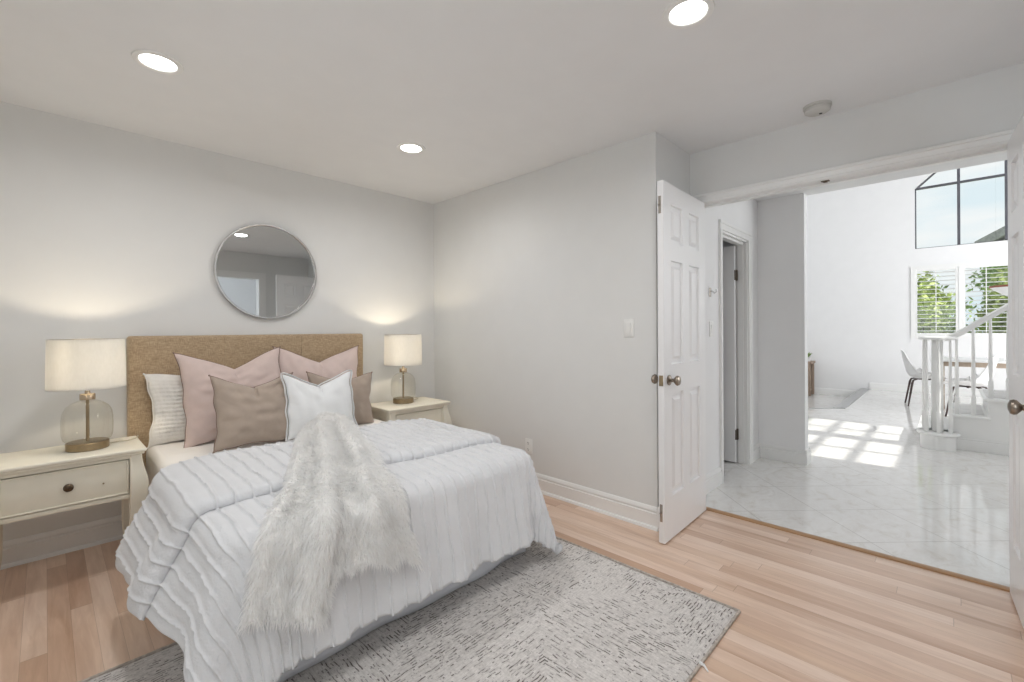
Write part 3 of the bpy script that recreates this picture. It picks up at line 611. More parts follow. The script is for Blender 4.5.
def build_duvet():
    na = int((DX1 - DX0 + HANG_L + HANG_R) / .0026); nb = 120
    a = np.linspace(DX0 - HANG_L, DX1 + HANG_R, na); b = np.linspace(DY0 - HANG_F, DHEAD - .05, nb); A, B = np.meshgrid(a, b)
    # ragged, slightly wavy hems
    B2 = B + .006 * np.sin(A * 60) * np.clip((DY0 - .3 - B) / .15, 0, 1)
    P = ruffle(A, B2, duvet_pos(A, B2), 1)
    m = MB().grid(P); d = m.build('duvet', MAT['duvet'], None, angle=80, fixn=False)
    s = d.modifiers.new('thick', 'SOLIDIFY'); s.thickness = .018; s.offset = -1
    tag(d, 'white duvet with ruffled rows hanging over the foot of the bed', 'duvet')
    # folded back layer: a fat cuff lying on top, rounded at both ends
    nb = 64; t = np.linspace(0, 1, nb)
    a = np.linspace(DX0 - HANG_L - .01, DX1 + HANG_R, na); A, Tt = np.meshgrid(a, t)
    fold = 1.90 + .02 * np.sin(A * 3.1 + .4) + .012 * np.sin(A * 8) - .05 * np.clip(A - 1.2, 0, 1)
    head = DHEAD - .015 + .03 * np.sin(A * 4.0 + 1.0) - .10 * np.clip((DX0 + .05 - A) / .3, 0, 1) + .05 * np.clip((DX0 - .18 - A) / .2, 0, 1)
    B = fold + (head - fold) * Tt
    edge = np.minimum(Tt, 1 - Tt) * (head - fold)
    hh = .036 * np.sqrt(np.clip(1 - (1 - np.clip(edge / .05, 0, 1)) ** 2, 0, 1)) + .002
    ae = np.minimum(A - a[0], a[-1] - A); hh = .008 + (hh - .008) * np.clip(ae / .10, 0.0, 1) ** .5
    lump = .010 * np.exp(-((A - 1.62) / .16) ** 2 - ((B - 2.42) / .13) ** 2) + .015 * np.exp(-((A - .8) / .3) ** 2 - ((B - 2.3) / .2) ** 2)
    P = duvet_pos(A, B, 0.0); Pn = duvet_pos(A, B, 1.0) - P
    P = P + Pn * (hh + lump * np.clip(edge / .06, 0, 1))[..., None]
    P = ruffle(A, B, P, 1)
    m = MB().grid(P); f = m.build('folded_cuff', MAT['duvet'], d, angle=80, fixn=False)
    s = f.modifiers.new('thick', 'SOLIDIFY'); s.thickness = .012; s.offset = -1
build_duvet()

# ------------------------------------------------------------------ pillows
def pillow(name, label, w, h, th, bottom, lean, yaw, roll, mat, trim, group, chop=.08, trim_r=.0026, flange=0, ruffled=False, seed=1):
    """bottom centre rests at bottom; leans back toward the headboard"""
    t = thing(name, label, 'pillow', bottom, 0, group); t.rotation_euler = (-lean, roll, yaw)
    n = 56; u = np.linspace(-1, 1, n); U, V = np.meshgrid(u, u); rs = np.random.RandomState(seed); s1, s2, s3 = rs.uniform(-1, 1, 3)
    pin = .09
    X = U * w / 2 * (1 - pin * (1 - V ** 2) * np.abs(U) ** 2.5) ; Z = V * h / 2 * (1 - pin * (1 - U ** 2) * np.abs(V) ** 2.5)
    # wavy side edges
    X += (.005 * np.sin(V * 5 + s1 * 3 + U) + .003 * np.sin(V * 11 + s2 * 5 + U * 2)) * np.abs(U) ** 6 * (1 - V ** 4); Z += .004 * np.sin(U * 6 + s2 * 3) * np.abs(V) ** 6 * (1 - U ** 4)
    up = np.clip((V + 1) / 2, 0, 1); c = .10 * s3
    tri = np.clip(1 - np.abs(U - c) / .95, 0, 1)
    Z -= chop * (tri ** 1.25) * up ** 2.2
    X += -.10 * chop * np.sign(U) * up ** 3 * (1 - np.abs(U)) 
    D = np.clip((1 - np.abs(U) ** 2.6) * (1 - np.abs(V) ** 2.6), 0, 1) ** .55
    crease = np.exp(-((U - c) / .10) ** 2) * np.clip((V - .05) / .95, 0, 1) ** 1.2
    rad = np.hypot(U, V)
    rd = np.abs(np.sin(np.arctan2(V, U) * 5 + s2 * 4 + 2 * rad)); wr = -.010 * (1 - rd) ** 5 * np.clip(rad - .35, 0, 1) * (1 - np.clip(rad - 1.0, 0, 1)) + .005 * vnoise(U * w * 2, V * h * 2, seed, 16) + .004 * np.sin((np.arctan2(V, U)) * 9 + s1 * 5) * np.clip(rad - .5, 0, 1) * 2
    if ruffled: wr = wr + .006 * np.sin(V * h / 2 * 2 * PI / .024 + .8 * np.sin(U * 9)) + .003 * np.sin(U * 60 + V * 9)
    Y = th / 2 * D * (1 - .45 * crease) * (1 + .12 * (1 - up)) + wr * D
    Zo = Z + h / 2
    F = np.stack([X, -Y, Zo], -1); Bk = np.stack([X, Y * .9, Zo], -1)
    m = MB(); m.grid(F); m.grid(Bk[:, ::-1]); m.build('cover', mat, t, angle=80, weld=1e-5)
    e = [F[0, j] for j in range(n)] + [F[i, -1] for i in range(1, n)] + [F[-1, j] for j in range(n - 2, -1, -1)] + [F[i, 0] for i in range(n - 2, 0, -1)]
    e = np.array(e)
    if flange:
        cen = e.mean(0); pts = []
        for k in range(len(e)):
            tg = e[(k + 1) % len(e)] - e[k - 1]; nn = np.array([tg[2], 0, -tg[0]]); nn /= np.linalg.norm(nn) + 1e-9; pts.append(e[k] + nn * flange * .5)
        k = MB(); k.tube(pts, flange * .62, 8, closed=True, flat=.35); k.build('flange', trim, t)
    elif trim:
        k = MB(); k.tube(e, trim_r, 6, closed=True); k.build('stitched_edge', trim, t)
        for (cx, cz, q) in ((-1, -1, 0), (1, -1, n - 1), (1, 1, 2 * n - 2), (-1, 1, 3 * n - 3)):
            p = e[q % len(e)]; k = MB(); k.tube([p, p + np.array([cx * .006, -.001, cz * .006])], [.006, .003], 8); k.build('corner_tip', trim, t)
    return t
G = 'pillows leaning on the headboard'
pillow('bed_pillow', 'white textured sleeping pillow at far left against the headboard', .64, .43, .13, (.735, 3.375, .555), R(9), 0, R(-1), MAT['sham'], MAT['sham'], G, chop=.02, trim_r=.003, ruffled=True, seed=4)
pillow('cushion', 'large blush pink cushion on the left with brown stitched edge', .60, .57, .15, (.852, 3.19, .556), R(15), R(2), R(-1.5), MAT['pink'], MAT['piping'], G, chop=.105, seed=2)
pillow('cushion', 'large blush pink cushion on the right, mostly behind the white one', .61, .57, .15, (1.39, 3.235, .556), R(13), R(-3), R(1), MAT['pink'], MAT['piping'], G, chop=.10, seed=9)
pillow('cushion', 'taupe cushion at the front left with dark stitched edge', .46, .43, .13, (.87, 2.915, .556), R(18), R(3), R(2.5), MAT['taupe'], MAT['piping'], G, chop=.07, seed=5)
pillow('cushion', 'taupe cushion at the right end, half hidden behind the white cushion', .46, .385, .13, (1.44, 3.05, .556), R(15), R(-6), R(4), MAT['taupe'], MAT['piping'], G, chop=.05, seed=7)
pillow('cushion', 'small white cushion with flat flange in front of the others', .44, .41, .12, (1.232, 2.865, .560), R(17), R(-2), R(1.5), MAT['whitelinen'], MAT['whitelinen'], G, chop=.085, flange=.018, seed=3)

# ------------------------------------------------------------------ fur throw
def resample(pts, n):
    p = np.array(pts, float); s = np.r_[0, np.cumsum(np.linalg.norm(np.diff(p, axis=0), axis=1))]; q = np.linspace(0, s[-1], n)
    o = np.stack([np.interp(q, s, p[:, i]) for i in (0, 1)], 1)
    for _ in range(4): o[1:-1] = (o[:-2] + 2 * o[1:-1] + o[2:]) / 4
    return o
def build_throw():
    ns, ntt = 110, 70
    L = resample([(1.17, 2.80), (1.06, 2.68), (.955, 2.50), (.84, 2.25), (.735, 1.99), (.63, 1.80), (.54, 1.65), (.475, 1.57), (.415, 1.49), (.36, 1.42), (.325, 1.37)], ns)
    Rr = resample([(1.22, 2.82), (1.28, 2.70), (1.27, 2.56), (1.16, 2.25), (1.08, 1.95), (1.01, 1.70), (.985, 1.60), (.98, 1.48), (1.01, 1.40), (1.015, 1.32)], ns)
    t = np.linspace(0, 1, ntt); s = np.linspace(0, 1, ns)
    A = L[:, None, 0] + (Rr - L)[:, None, 0] * t; B = L[:, None, 1] + (Rr - L)[:, None, 1] * t
    S2, T2 = np.meshgrid(s, t, indexing='ij')
    low = np.clip((S2 - .62) / .38, 0, 1) ** 2
    # uneven lower edge: long flap at left, notch, shorter flap at right
    hem = np.interp(t, [0, .12, .3, .42, .47, .54, .62, .74, .82, .9, 1], [.02, .02, .0, -.025, .02, .07, .055, .06, .03, .04, -.01])
    B = B + hem * low - .045 * low * np.sin(T2 * PI) * (T2 < .46)
    cuff = .038 * np.clip((B - 1.84) / .10, 0, 1)
    fold = np.sin(T2 * 2 * PI * 2.6 + 1.0 + 1.2 * S2) * .017 + np.sin(T2 * 2 * PI * 5.3 + 2.5) * .007
    lump = .050 * np.exp(-((S2 - .07) / .09) ** 2) * np.sin(np.clip(T2, .02, .98) * PI) + .02 * np.exp(-((S2 - .25) / .12) ** 2) * np.sin(T2 * PI)
    e = np.minimum(T2, 1 - T2); edge = np.clip(e / .05, 0, 1) ** .5
    hh = .012 + (.020 + np.maximum(fold, -.012) * np.clip(S2 / .3, 0, 1) + lump) * edge + cuff
    P0 = duvet_pos(A, np.minimum(B, 3.0)); Pn = duvet_pos(A, B, 1.0) - P0; P = P0 + Pn * hh[..., None]
    # the head end slumps down behind the cuff
    P[..., 2] -= .05 * np.clip((B - 2.66) / .12, 0, 1)
    m = MB().grid(P); th = thing('throw_blanket', 'long haired ivory fur throw draped diagonally over the middle of the bed', 'throw', (0, 0, 0))
    o = m.build('backing', MAT['furbase'], th, angle=180, fixn=False)
    sol = o.modifiers.new('thick', 'SOLIDIFY'); sol.thickness = .010; sol.offset = -1
    n = grid_normals(P); n *= np.sign(n[:60, :, 2].mean())
    dn = np.gradient(P, axis=0); dn /= np.linalg.norm(dn, axis=-1, keepdims=True) + 1e-9
    ac = np.gradient(P, axis=1); ac /= np.linalg.norm(ac, axis=-1, keepdims=True) + 1e-9
    N = 52000; rs = np.random.RandomState(5)
    du = np.linalg.norm(np.diff(P, axis=0), axis=-1)[:, :-1]; dv = np.linalg.norm(np.diff(P, axis=1), axis=-1)[:-1]; w = (du * dv).ravel(); w = w / w.sum()
    idx = rs.choice(len(w), N, p=w); i = idx // (ntt - 1); j = idx % (ntt - 1); fi = rs.rand(N)[:, None]; fj = rs.rand(N)[:, None]
    def samp(Q): return Q[i, j] * (1 - fi) * (1 - fj) + Q[i + 1, j] * fi * (1 - fj) + Q[i, j + 1] * (1 - fi) * fj + Q[i + 1, j + 1] * fi * fj
    p0 = samp(P); nn = samp(n); dd = samp(dn); aa = samp(ac)
    # clumps: strands lean to a shared direction that wanders over the pelt
    sw = (np.sin(p0[:, 0] * 47 + p0[:, 2] * 31) + np.sin(p0[:, 1] * 39 - p0[:, 2] * 57 + 1.3) + np.sin(p0[:, 0] * 91 + p0[:, 1] * 77))[:, None] / 3
    sw2 = (np.sin(p0[:, 0] * 63 - p0[:, 1] * 29) + np.sin(p0[:, 2] * 83 + p0[:, 0] * 21 + 2))[:, None] / 2
    ln = (.030 + .026 * rs.rand(N))[:, None]
    dirn = nn * (.62 + .25 * sw2) + dd * (.55 + .25 * rs.randn(N)[:, None] * .5) + aa * (.75 * sw + .30 * rs.randn(N)[:, None]); dirn /= np.linalg.norm(dirn, axis=1, keepdims=True)
    grav = np.array([0, 0, -1.0])
    side = np.cross(dirn, rs.randn(N, 3)); side /= np.linalg.norm(side, axis=1, keepdims=True) + 1e-9
    pts = []; pos = p0.copy(); d = dirn.copy(); K = 3
    for k in range(K + 1):
        pts.append(pos.copy()); pos = pos + d * ln / K; d = d + (dd * .35 + grav * .22 + aa * sw * .2); d /= np.linalg.norm(d, axis=1, keepdims=True)
    wd = (.0011 + .0007 * rs.rand(N))[:, None]; V = []
    for k in range(K): V += [pts[k] - side * wd * (1 - .22 * k), pts[k] + side * wd * (1 - .22 * k)]
    V.append(pts[K]); V = np.stack(V, 1)                      # N x 7 x 3
    nv = 2 * K + 1; base = (np.arange(N) * nv)[:, None]
    quads = np.concatenate([base + np.array([[2 * k, 2 * k + 1, 2 * k + 3, 2 * k + 2]]) for k in range(K - 1)], 1).reshape(-1, 4)
    tris = (base + np.array([[2 * K - 2, 2 * K - 1, 2 * K]])).reshape(-1, 3)
    me = bpy.data.meshes.new('fur'); me.vertices.add(N * nv); me.vertices.foreach_set('co', V.astype(np.float32).ravel())
    me.loops.add(quads.size + tris.size); me.loops.foreach_set('vertex_index', np.r_[quads.ravel(), tris.ravel()].astype(np.int32))
    me.polygons.add(len(quads) + len(tris)); me.polygons.foreach_set('loop_start', np.r_[np.arange(len(quads)) * 4, quads.size + np.arange(len(tris)) * 3].astype(np.int32))
    me.update(calc_edges=True); me.validate(); me.polygons.foreach_set('use_smooth', [True] * len(me.polygons)); me.materials.append(MAT['fur'])
    f = bpy.data.objects.new('fur', me); COL.objects.link(f); f.parent = th; f['kind'] = 'stuff'
build_throw()

# ------------------------------------------------------------------ hall
HX0, HX1, HY, DW = 3.235, 4.735, 1.31, 4.855       # hall from door wall to living room; its left wall; living room side of the stub wall
XE, LY0, LY1, LZ = 11.4, -3.4, 4.3, 5.5             # living room: far wall, right wall, left wall, ceiling
CX0, CX1 = 3.745, 4.425                             # closet door opening
def build_hall():
    # polished tile, with the sunken corner of the living room cut out
    poly = [(3.135, LY0), (XE, LY0), (XE, 1.14), (8.44, 1.14), (6.2, 3.38), (6.2, LY1), (3.135, LY1)]
    m = MB(); m.add([(x, y, 0) for x, y in poly] + [(x, y, -.1) for x, y in poly], [tuple(range(7)), tuple(range(7, 14))[::-1]] + [(i, 7 + i, 7 + (i + 1) % 7, (i + 1) % 7) for i in range(7)])
    struct('floor_hall', m, MAT['tile'], 'polished pale stone tile floor laid diagonally in the hall', 'floor')
    struct('floor_sunken', wallbox(6.2, XE, 1.14, LY1, -.28, -.18), MAT['tile'], 'lower floor of the sunken living room corner', 'floor')
    m = MB(); m.add([(8.44, 1.14, 0), (XE, 1.14, 0), (6.2, 3.38, 0), (8.44, 1.14, -.18), (XE, 1.14, -.18), (6.2, 3.38, -.18)], [(0, 1, 4, 3), (2, 0, 3, 5)]); struct('trim_8', m, MAT['stone'], 'low step face down into the sunken living room', 'step')
    m = MB(); m.box(8.40, XE, 1.13, 1.28, .0005, .006)
    m.prism([(8.44, 1.14), (6.2, 3.38), (6.23, 3.41), (8.47, 1.17)], .0005, .006, lambda p, q, a: (p, q, a))
    struct('trim_4', m, MAT['stone'], 'grey stone edge strip of the step down in the living room', 'trim')
    # thin inlaid ring in the tile
    m = MB(); c = (6.98, 1.06); rr = .43
    n = 80; vs = []; 
    for k in range(n):
        a = 2 * PI * k / n; vs += [(c[0] + .95 * rr * math.cos(a) * r_, c[1] + rr * math.sin(a) * r_, .0009) for r_ in (1, .955)]
    m.add(vs, [(2 * k, (2 * k + 2) % (2 * n), (2 * k + 3) % (2 * n), 2 * k + 1) for k in range(n)])
    struct('trim_5', m, MAT['stone'], 'thin grey ring inlaid in the tile floor beyond the doorway', 'trim', fixn=False)
    hw = MAT['hallwall']
    m = MB(); m.box(HX0, CX0, HY, HY + T, 0, ZC); m.box(CX1, HX1, HY, HY + T, 0, ZC); m.box(CX0, CX1, HY, HY + T, 2.02, ZC)
    struct('wall_hall', m, hw, 'white hall wall with the narrow closet door, left beyond the opening', 'wall')
    m = MB(); m.box(HX1, DW, .93, LY1, 0, LZ); struct('wall_stub', m, hw, 'plain pale wall end at the left of the living room opening', 'wall')
    struct('ceiling_hall', wallbox(HX0, DW, LY0, HY + T, ZC, ZC + .1), MAT['ceil'], 'low white hall ceiling beyond the doorway', 'ceiling')
    struct('wall_above_hall', wallbox(DW - .1, DW, LY0, .93, ZC + .1, LZ), hw, 'tall white living room wall above the hall ceiling', 'wall')
    m = MB(); m.box(3.135, 3.235, LY0, YB - T, 0, ZC); m.box(3.135, DW, LY0 - .1, LY0, 0, ZC); struct('wall_hall_end', m, hw, 'white hall end wall behind the open right door', 'wall')
    m = MB(); m.box(CX0 - .5, CX1 + .2, 2.3, 2.4, 0, ZC); m.box(CX0 - .6, CX0 - .5, HY + T, 2.4, 0, ZC); m.box(CX1 + .2, CX1 + .3, HY + T, 2.4, 0, ZC); m.box(CX0 - .5, CX1 + .2, HY + T, 2.3, 2.3, 2.4)
    struct('wall_closet', m, hw, 'unlit closet walls behind the narrow hall door', 'wall')
    # casing of the closet door
    m = MB(); C = [(0, 0), (.014, 0), (.014, .045), (.020, .05), (.020, .072), (0, .076)]
    m.prism(C, 2.02, 2.02 - 2.02, lambda p, q, a: (CX1 + q, HY - p, a)); m.prism(C, CX0 - .030, CX1 + .076, lambda p, q, a: (a, HY - p, 2.02 + q))
    m.box(CX0 - .030, CX0, HY - .020, HY, 0, 2.02)
    m.box(CX1 - .016, CX1, HY, HY + T, 0, 2.02); m.box(CX0, CX0 + .016, HY, HY + T, 0, 2.02); m.box(CX0, CX1, HY, HY + T, 2.004, 2.02); m.box(CX1 - .028, CX1 - .016, HY + .03, HY + .075, 0, 2.0); m.box(CX0, CX1, HY + .03, HY + .075, 1.985, 2.004)
    struct('trim_6', m, MAT['trim'], 'white casing around the narrow closet door in the hall', 'trim')
    d = thing('door_3', 'white flat closet door in the hall, swung inward on bronze hinges', 'door', (CX1 - .046, HY + .085, .012), R(88), kind='structure')
    MB().box(0, .64, 0, .035, 0, 1.965, .002).build('door_leaf', MAT['door'], d)
    for z in (.25, 1.70):
        m = MB(); m.box(-.006, .001, -.012, .034, z - .045, z + .045); m.box(-.012, .02, -.030, -.001, z - .045, z + .045); m.lathe([(.007, z - .05), (.007, z + .05)], (-.004, -.008, 0), 10); m.build('hinge', MAT['hingeb'], d)
    P = [(0, 0), (.016, 0), (.016, .094), (.009, .099), (.009, .106), (.014, .110), (.012, .121), (.004, .133), (0, .134)]
    m = MB(); m.prism(P, HX0 + .02, CX0 - .03, lambda p, q, a: (a, HY - p, q)); m.prism(P, CX1 + .076, HX1, lambda p, q, a: (a, HY - p, q)); struct('baseboard_hall', m, MAT['trim'], 'short white baseboards along the hall wall', 'baseboard')
    m = MB(); m.prism(P, .93 - .015, HY, lambda p, q, a: (HX1 - p, a, q)); m.prism(P, HX1 - .0152, DW + .0152, lambda p, q, a: (a, .93 - p, q)); m.prism(P, .9152, 3.3, lambda p, q, a: (DW + p, a, q)); struct('baseboard_stub', m, MAT['trim'], 'white baseboard at the foot of the pale hall wall end', 'baseboard')
    t = thing('wall_hook', 'small silver wall hook on the hall wall above the switch', 'hook', (3.525, HY, 1.505))
    MB().box(-.018, .018, -.005, 0, -.036, .036, .002).build('back_plate', MAT['nickel'], t)
    m = MB(); m.tube([(0, -.004, .012), (0, -.02, .006), (0, -.034, -.008), (0, -.046, .0), (0, -.050, .018)], [.005, .005, .0055, .005, .006], 10); m.lathe([(0, .022), (.007, .019), (.007, .013), (0, .010)], (0, -.050, 0), 12, cap=False); m.build('hook', MAT['chrome'], t)
    switch('hall_light_switch', (3.545, HY, 1.225), 0, 'white light switch below the silver hook on the hall wall')
MAT['hingeb'] = M('dark_bronze_hinge', (.17, .14, .11), .4, .8, var=.2, vs=60)
build_hall()

# ------------------------------------------------------------------ living room shell and windows
UY1, UM, UZ0, UZ1 = .455, -.135, 2.70, 3.845          # upper window: left edge, mullion, sill, transom
UMID = -.72; UY0 = UMID * 2 - UY1                      # ridge and right edge (hidden by the door)
SZ0, SZ1, SY1, SY0 = 1.07, 2.32, .465, -.765             # shuttered window
def build_living():
    hw = MAT['hallwall']; xo = XE + .16; apex = UZ1 + (UY1 - UMID) * .95
    # far wall, built round both window openings
    m = MB(); m.box(XE, xo, LY0, UY0, -.3, LZ); m.box(XE, xo, UY1, LY1, -.3, LZ); m.box(XE, xo, UY0, SY0, -.3, SZ1)
    m.box(XE, xo, UY0, UY1, SZ1, UZ0); m.box(XE, xo, SY0, UY1, -.3, SZ0)
    for sgn, ya in ((1, UY1), (-1, UY0)):
        m.prism([(ya, UZ1), (ya, LZ), (UMID, LZ), (UMID, apex)], XE, xo, lambda p, q, a: (a, p, q))
    struct('wall_far', m, hw, 'tall bright white far wall of the living room', 'wall')
    struct('wall_living_left', wallbox(DW, XE, LY1, LY1 + .1, -.3, LZ), hw, 'white living room wall hidden left of the opening', 'wall')
    # right wall with the high sun window and a large lower opening added to brighten the room
    x0, x1, z0, z1 = 5.3, 7.5, 4.03, 5.18
    m = MB(); y0, y1 = LY0 - .1, LY0
    m.box(DW - .1, XE, y0, y1, z1, LZ + .1); m.box(DW - .1, x0, y0, y1, 3.0, z1); m.box(x1, XE, y0, y1, 3.0, z1); m.box(x0, x1, y0, y1, 3.0, z0)
    m.box(DW - .1, 6.0, y0, y1, -.1, 3.0); m.box(10.4, XE, y0, y1, -.1, 3.0); m.box(6.0, 10.4, y0, y1, -.1, 1.0)
    struct('wall_living_right', m, hw, 'living room window wall behind the right door, outside the photo', 'wall')
    m = MB()
    for k in range(5): x = x0 + (x1 - x0) * k / 4; m.box(x - .03, x + .03, y0 + .03, y0 + .07, z0, z1)
    for k in range(4): z = z0 + (z1 - z0) * k / 3; m.box(x0, x1, y0 + .03, y0 + .07, z - .028, z + .028)
    w = struct('window_4', m, MAT['trim'], 'high gridded side window that casts the sun patch, outside the photo', 'window'); MB().box(x0, x1, y0 + .048, y0 + .052, z0, z1).build('pane', MAT['pane'], w)
    struct('ceiling_living', wallbox(DW - .1, XE + .16, LY0 - .1, LY1 + .1, LZ, LZ + .1), MAT['ceil'], 'high living room ceiling above the frame of the photo', 'ceiling')
    m = MB(); P = [(0, 0), (.016, 0), (.016, .11), (.009, .125), (0, .135)]
    m.prism(P, LY0, 1.14, lambda p, q, a: (XE - p, a, q)); m.prism(P, 1.14, LY1, lambda p, q, a: (XE - p, a, q - .18)); struct('baseboard_far', m, MAT['trim'], 'white baseboard along the far living room wall, stepping down', 'baseboard')
    # ---- upper gable window
    w = thing('window_1', 'tall gable window with dark bars high on the far wall', 'window', (XE + .10, UMID, UZ0), kind='structure')
    hw_ = UY1 - UMID; zt = UZ1 - UZ0; za = apex - UZ0; b = .018
    m = MB()
    m.box(-.02, .03, -hw_, hw_, 0, b); m.box(-.02, .03, hw_ - b, hw_, 0, zt); m.box(-.02, .03, -hw_, -hw_ + b, 0, zt)
    for s in (1, -1): m.prism([(s * hw_, zt), (s * (hw_ - .002), zt - .03), (0, za - .035), (0, za)], -.02, .03, lambda p, q, a: (a, p, q))
    m.build('frame', MAT['mullion'], w)
    
    for k in (-1, 0, 1): MB().box(-.02, .03, k * .585 - .020, k * .585 + .020, 0, za - .02 - abs(k) * .585 * .95).build('mullion', MAT['mullion'], w)
    MB().box(-.021, .031, -hw_, hw_, zt - .018, zt + .018).build('transom', MAT['mullion'], w)
    m = MB(); m.prism([(-hw_, 0), (hw_, 0), (hw_, zt), (0, za), (-hw_, zt)], 0, .004, lambda p, q, a: (a, p, q)); m.build('pane', MAT['pane'], w)
    # ---- shuttered window
    w = thing('window_2', 'window with two white louvred shutters below the gable window', 'window', (XE, (SY0 + SY1) / 2, SZ0), kind='structure'); hy = (SY1 - SY0) / 2; hz = SZ1 - SZ0
    m = MB(); m.box(-.02, .02, -hy - .05, hy + .05, -.05, .0); m.box(-.02, .02, -hy - .05, hy + .05, hz, hz + .05); m.box(-.02, .02, hy, hy + .05, 0, hz); m.box(-.02, .02, -hy - .05, -hy, 0, hz); m.box(-.02, .03, -.022, .022, 0, hz)
    m.build('frame', MAT['trim'], w)
    MB().box(.10, .104, -hy, hy, 0, hz).build('pane', MAT['pane'], w)
    for y0_, y1_ in ((.022, hy), (-hy, -.022)):
        m = MB(); s = .04; m.box(-.012, .014, y0_, y0_ + s, 0, hz, .002); m.box(-.012, .014, y1_ - s, y1_, 0, hz, .002); m.box(-.012, .014, y0_ + s, y1_ - s, 0, .05); m.box(-.012, .014, y0_ + s, y1_ - s, hz - .05, hz)
        sh = m.build('shutter', MAT['trim'], w); n = 15
        for k in range(n):
            z = .05 + (hz - .10) * (k + .5) / n; a = R(14); c_, s_ = math.cos(a), math.sin(a); hw2 = .033
            q = MB(); q.prism([(-hw2, 0), (-hw2 * .5, .005), (hw2 * .5, .005), (hw2, 0), (hw2 * .5, -.005), (-hw2 * .5, -.005)], y0_ + s, y1_ - s, lambda p, q_, y: (p * c_ - q_ * s_, y, z + p * s_ + q_ * c_)); q.build('louver', MAT['trim'], sh)
        MB().box(-.052, -.044, (y0_ + y1_) / 2 - .006, (y0_ + y1_) / 2 + .006, .06, hz - .06).build('tilt_rod', MAT['trim'], sh)
build_living()

# ------------------------------------------------------------------ staircase
def build_stairs():
    X0, X1 = 6.37, 7.35; run, rise, z1 = .25, .18, .17; ys = -.02; n = 11
    t = thing('staircase', 'white staircase with round starting step and balusters rising to the right', 'staircase', (X0, 0, 0)); o = -X0
    wm = MAT['trim']
    # starting step with a bullnose end
    c = (6.31 + o, .085); rr = .155
    m = MB(); m.lathe([(rr - .02, 0), (rr - .02, z1 - .028)], (c[0], c[1], 0), 40); m.box(.002, X1 + o, ys - .04, c[1] + rr - .02, 0, z1 - .028); m.build('riser', wm, t)
    m = MB(); m.lathe([(rr, z1 - .028), (rr + .008, z1 - .020), (rr + .008, z1 - .008), (rr, z1)], (c[0], c[1], 0), 40); m.box(-.028, X1 + o, ys - .02, c[1] + rr + .006, z1 - .028, z1, .004); m.build('tread', wm, t)
    for k in range(1, n):
        z = z1 + rise * k; y = ys - run * (k - 1)
        MB().box(.03, X1 + o, y - .018, y, z - rise, z - .026).build('riser', wm, t)
        MB().box(-.028, X1 + o, y - run - .02, y + .028, z - .026, z, .005).build('tread', wm, t)
        if k < 8: MB().box(.10, X1 + o - .1, y - run + .02, y + .006, z + .0005, z + .006, .002).build('runner_pad', MAT['stone2'], t)
    # closed side panel below the steps, with a baseboard
    poly = [(c[1] - .12, 0), (c[1] - .12, z1 - .03)]
    for k in range(1, n): poly += [(ys - run * (k - 1), z1 + rise * (k - 1) - .0), (ys - run * (k - 1), z1 + rise * k - .028)]
    poly += [(ys - run * (n - 1), z1 + rise * (n - 1) - .03), (ys - run * (n - 1), 0)]
    poly2 = []
    for p in poly:
        if not poly2 or p != poly2[-1]: poly2.append(p)
    m = MB(); m.prism(poly2, 0, .03, lambda p, q, a: (a, p, q)); m.box(-.014, 0, -2.4, c[1] - .12, 0, .10, .002); m.box(-.010, 0, -2.4, c[1] - .12, .10, .118, .002); m.build('side_panel', wm, t)
    # newel, balusters, rail
    def turned(x, y, z0, z1_, r):
        m = MB(); h = z1_ - z0; m.box(x - r, x + r, y - r, y + r, z0, z0 + h * .22, .002)
        m.lathe([(r * .95, z0 + h * .22), (r * .6, z0 + h * .25), (r * .85, z0 + h * .30), (r * .95, z0 + h * .40), (r * .65, z0 + h * .85), (r * .6, z1_)], (x, y, 0), 14); return m
    m = MB(); r = .043; m.box(c[0] - r, c[0] + r, c[1] - r, c[1] + r, z1, 1.10, .004); m.build('newel_post', wm, t)
    for a in (20, 75, 130, 185, 240):
        turned(c[0] + .108 * math.cos(R(a)), c[1] + .108 * math.sin(R(a)), z1, 1.10, .017).build('baluster', wm, t)
    pts = [(c[0] + .105 * math.cos(R(a)), c[1] + .105 * math.sin(R(a)), 1.118) for a in range(280, -30, -15)]
    rx = .045
    pts2 = [(rx, .03, 1.118), (rx, -.03, 1.135), (rx, -.09, 1.175), (rx, -.16, 1.232), (rx, -.40, 1.42), (rx, -1.0, 1.42 + .6 * .74), (rx, -2.2, 1.42 + 1.8 * .74)]
    m = MB(); m.lathe([(0, 1.098), (.125, 1.098), (.148, 1.106), (.148, 1.126), (.125, 1.136), (0, 1.138)], (c[0], c[1], 0), 36, cap=False)
    def rail(pts, w, h):
        vs = []; fs = []; k = 8
        for (x, y, z) in pts:
            for (p, q) in ((-w * .7, -h), (w * .7, -h), (w, -h * .2), (w, h * .5), (w * .6, h), (-w * .6, h), (-w, h * .5), (-w, -h * .2)): vs.append((x + p, y, z + q))
        for i in range(len(pts) - 1):
            for j in range(k): fs.append((i * k + j, i * k + (j + 1) % k, (i + 1) * k + (j + 1) % k, (i + 1) * k + j))
        fs += [tuple(range(k)), tuple(range((len(pts) - 1) * k, len(pts) * k))[::-1]]; m.add(vs, fs)
    rail(pts2, .034, .034); m.build('handrail', wm, t)
    yy = [q[1] for q in pts2][::-1]; zz = [q[2] for q in pts2][::-1]
    y = -.055; k = 0
    while y > -2.1:
        st = int((ys - y) // run) + 1; zb = z1 + rise * st if y < ys else z1
        turned(rx, y, zb, float(np.interp(y, yy, zz)) - .03, .018).build('baluster', wm, t); y -= .118
    return t
MAT['stone2'] = M('pale_step_carpet', (.70, .69, .68), .8, var=.1)
build_stairs()

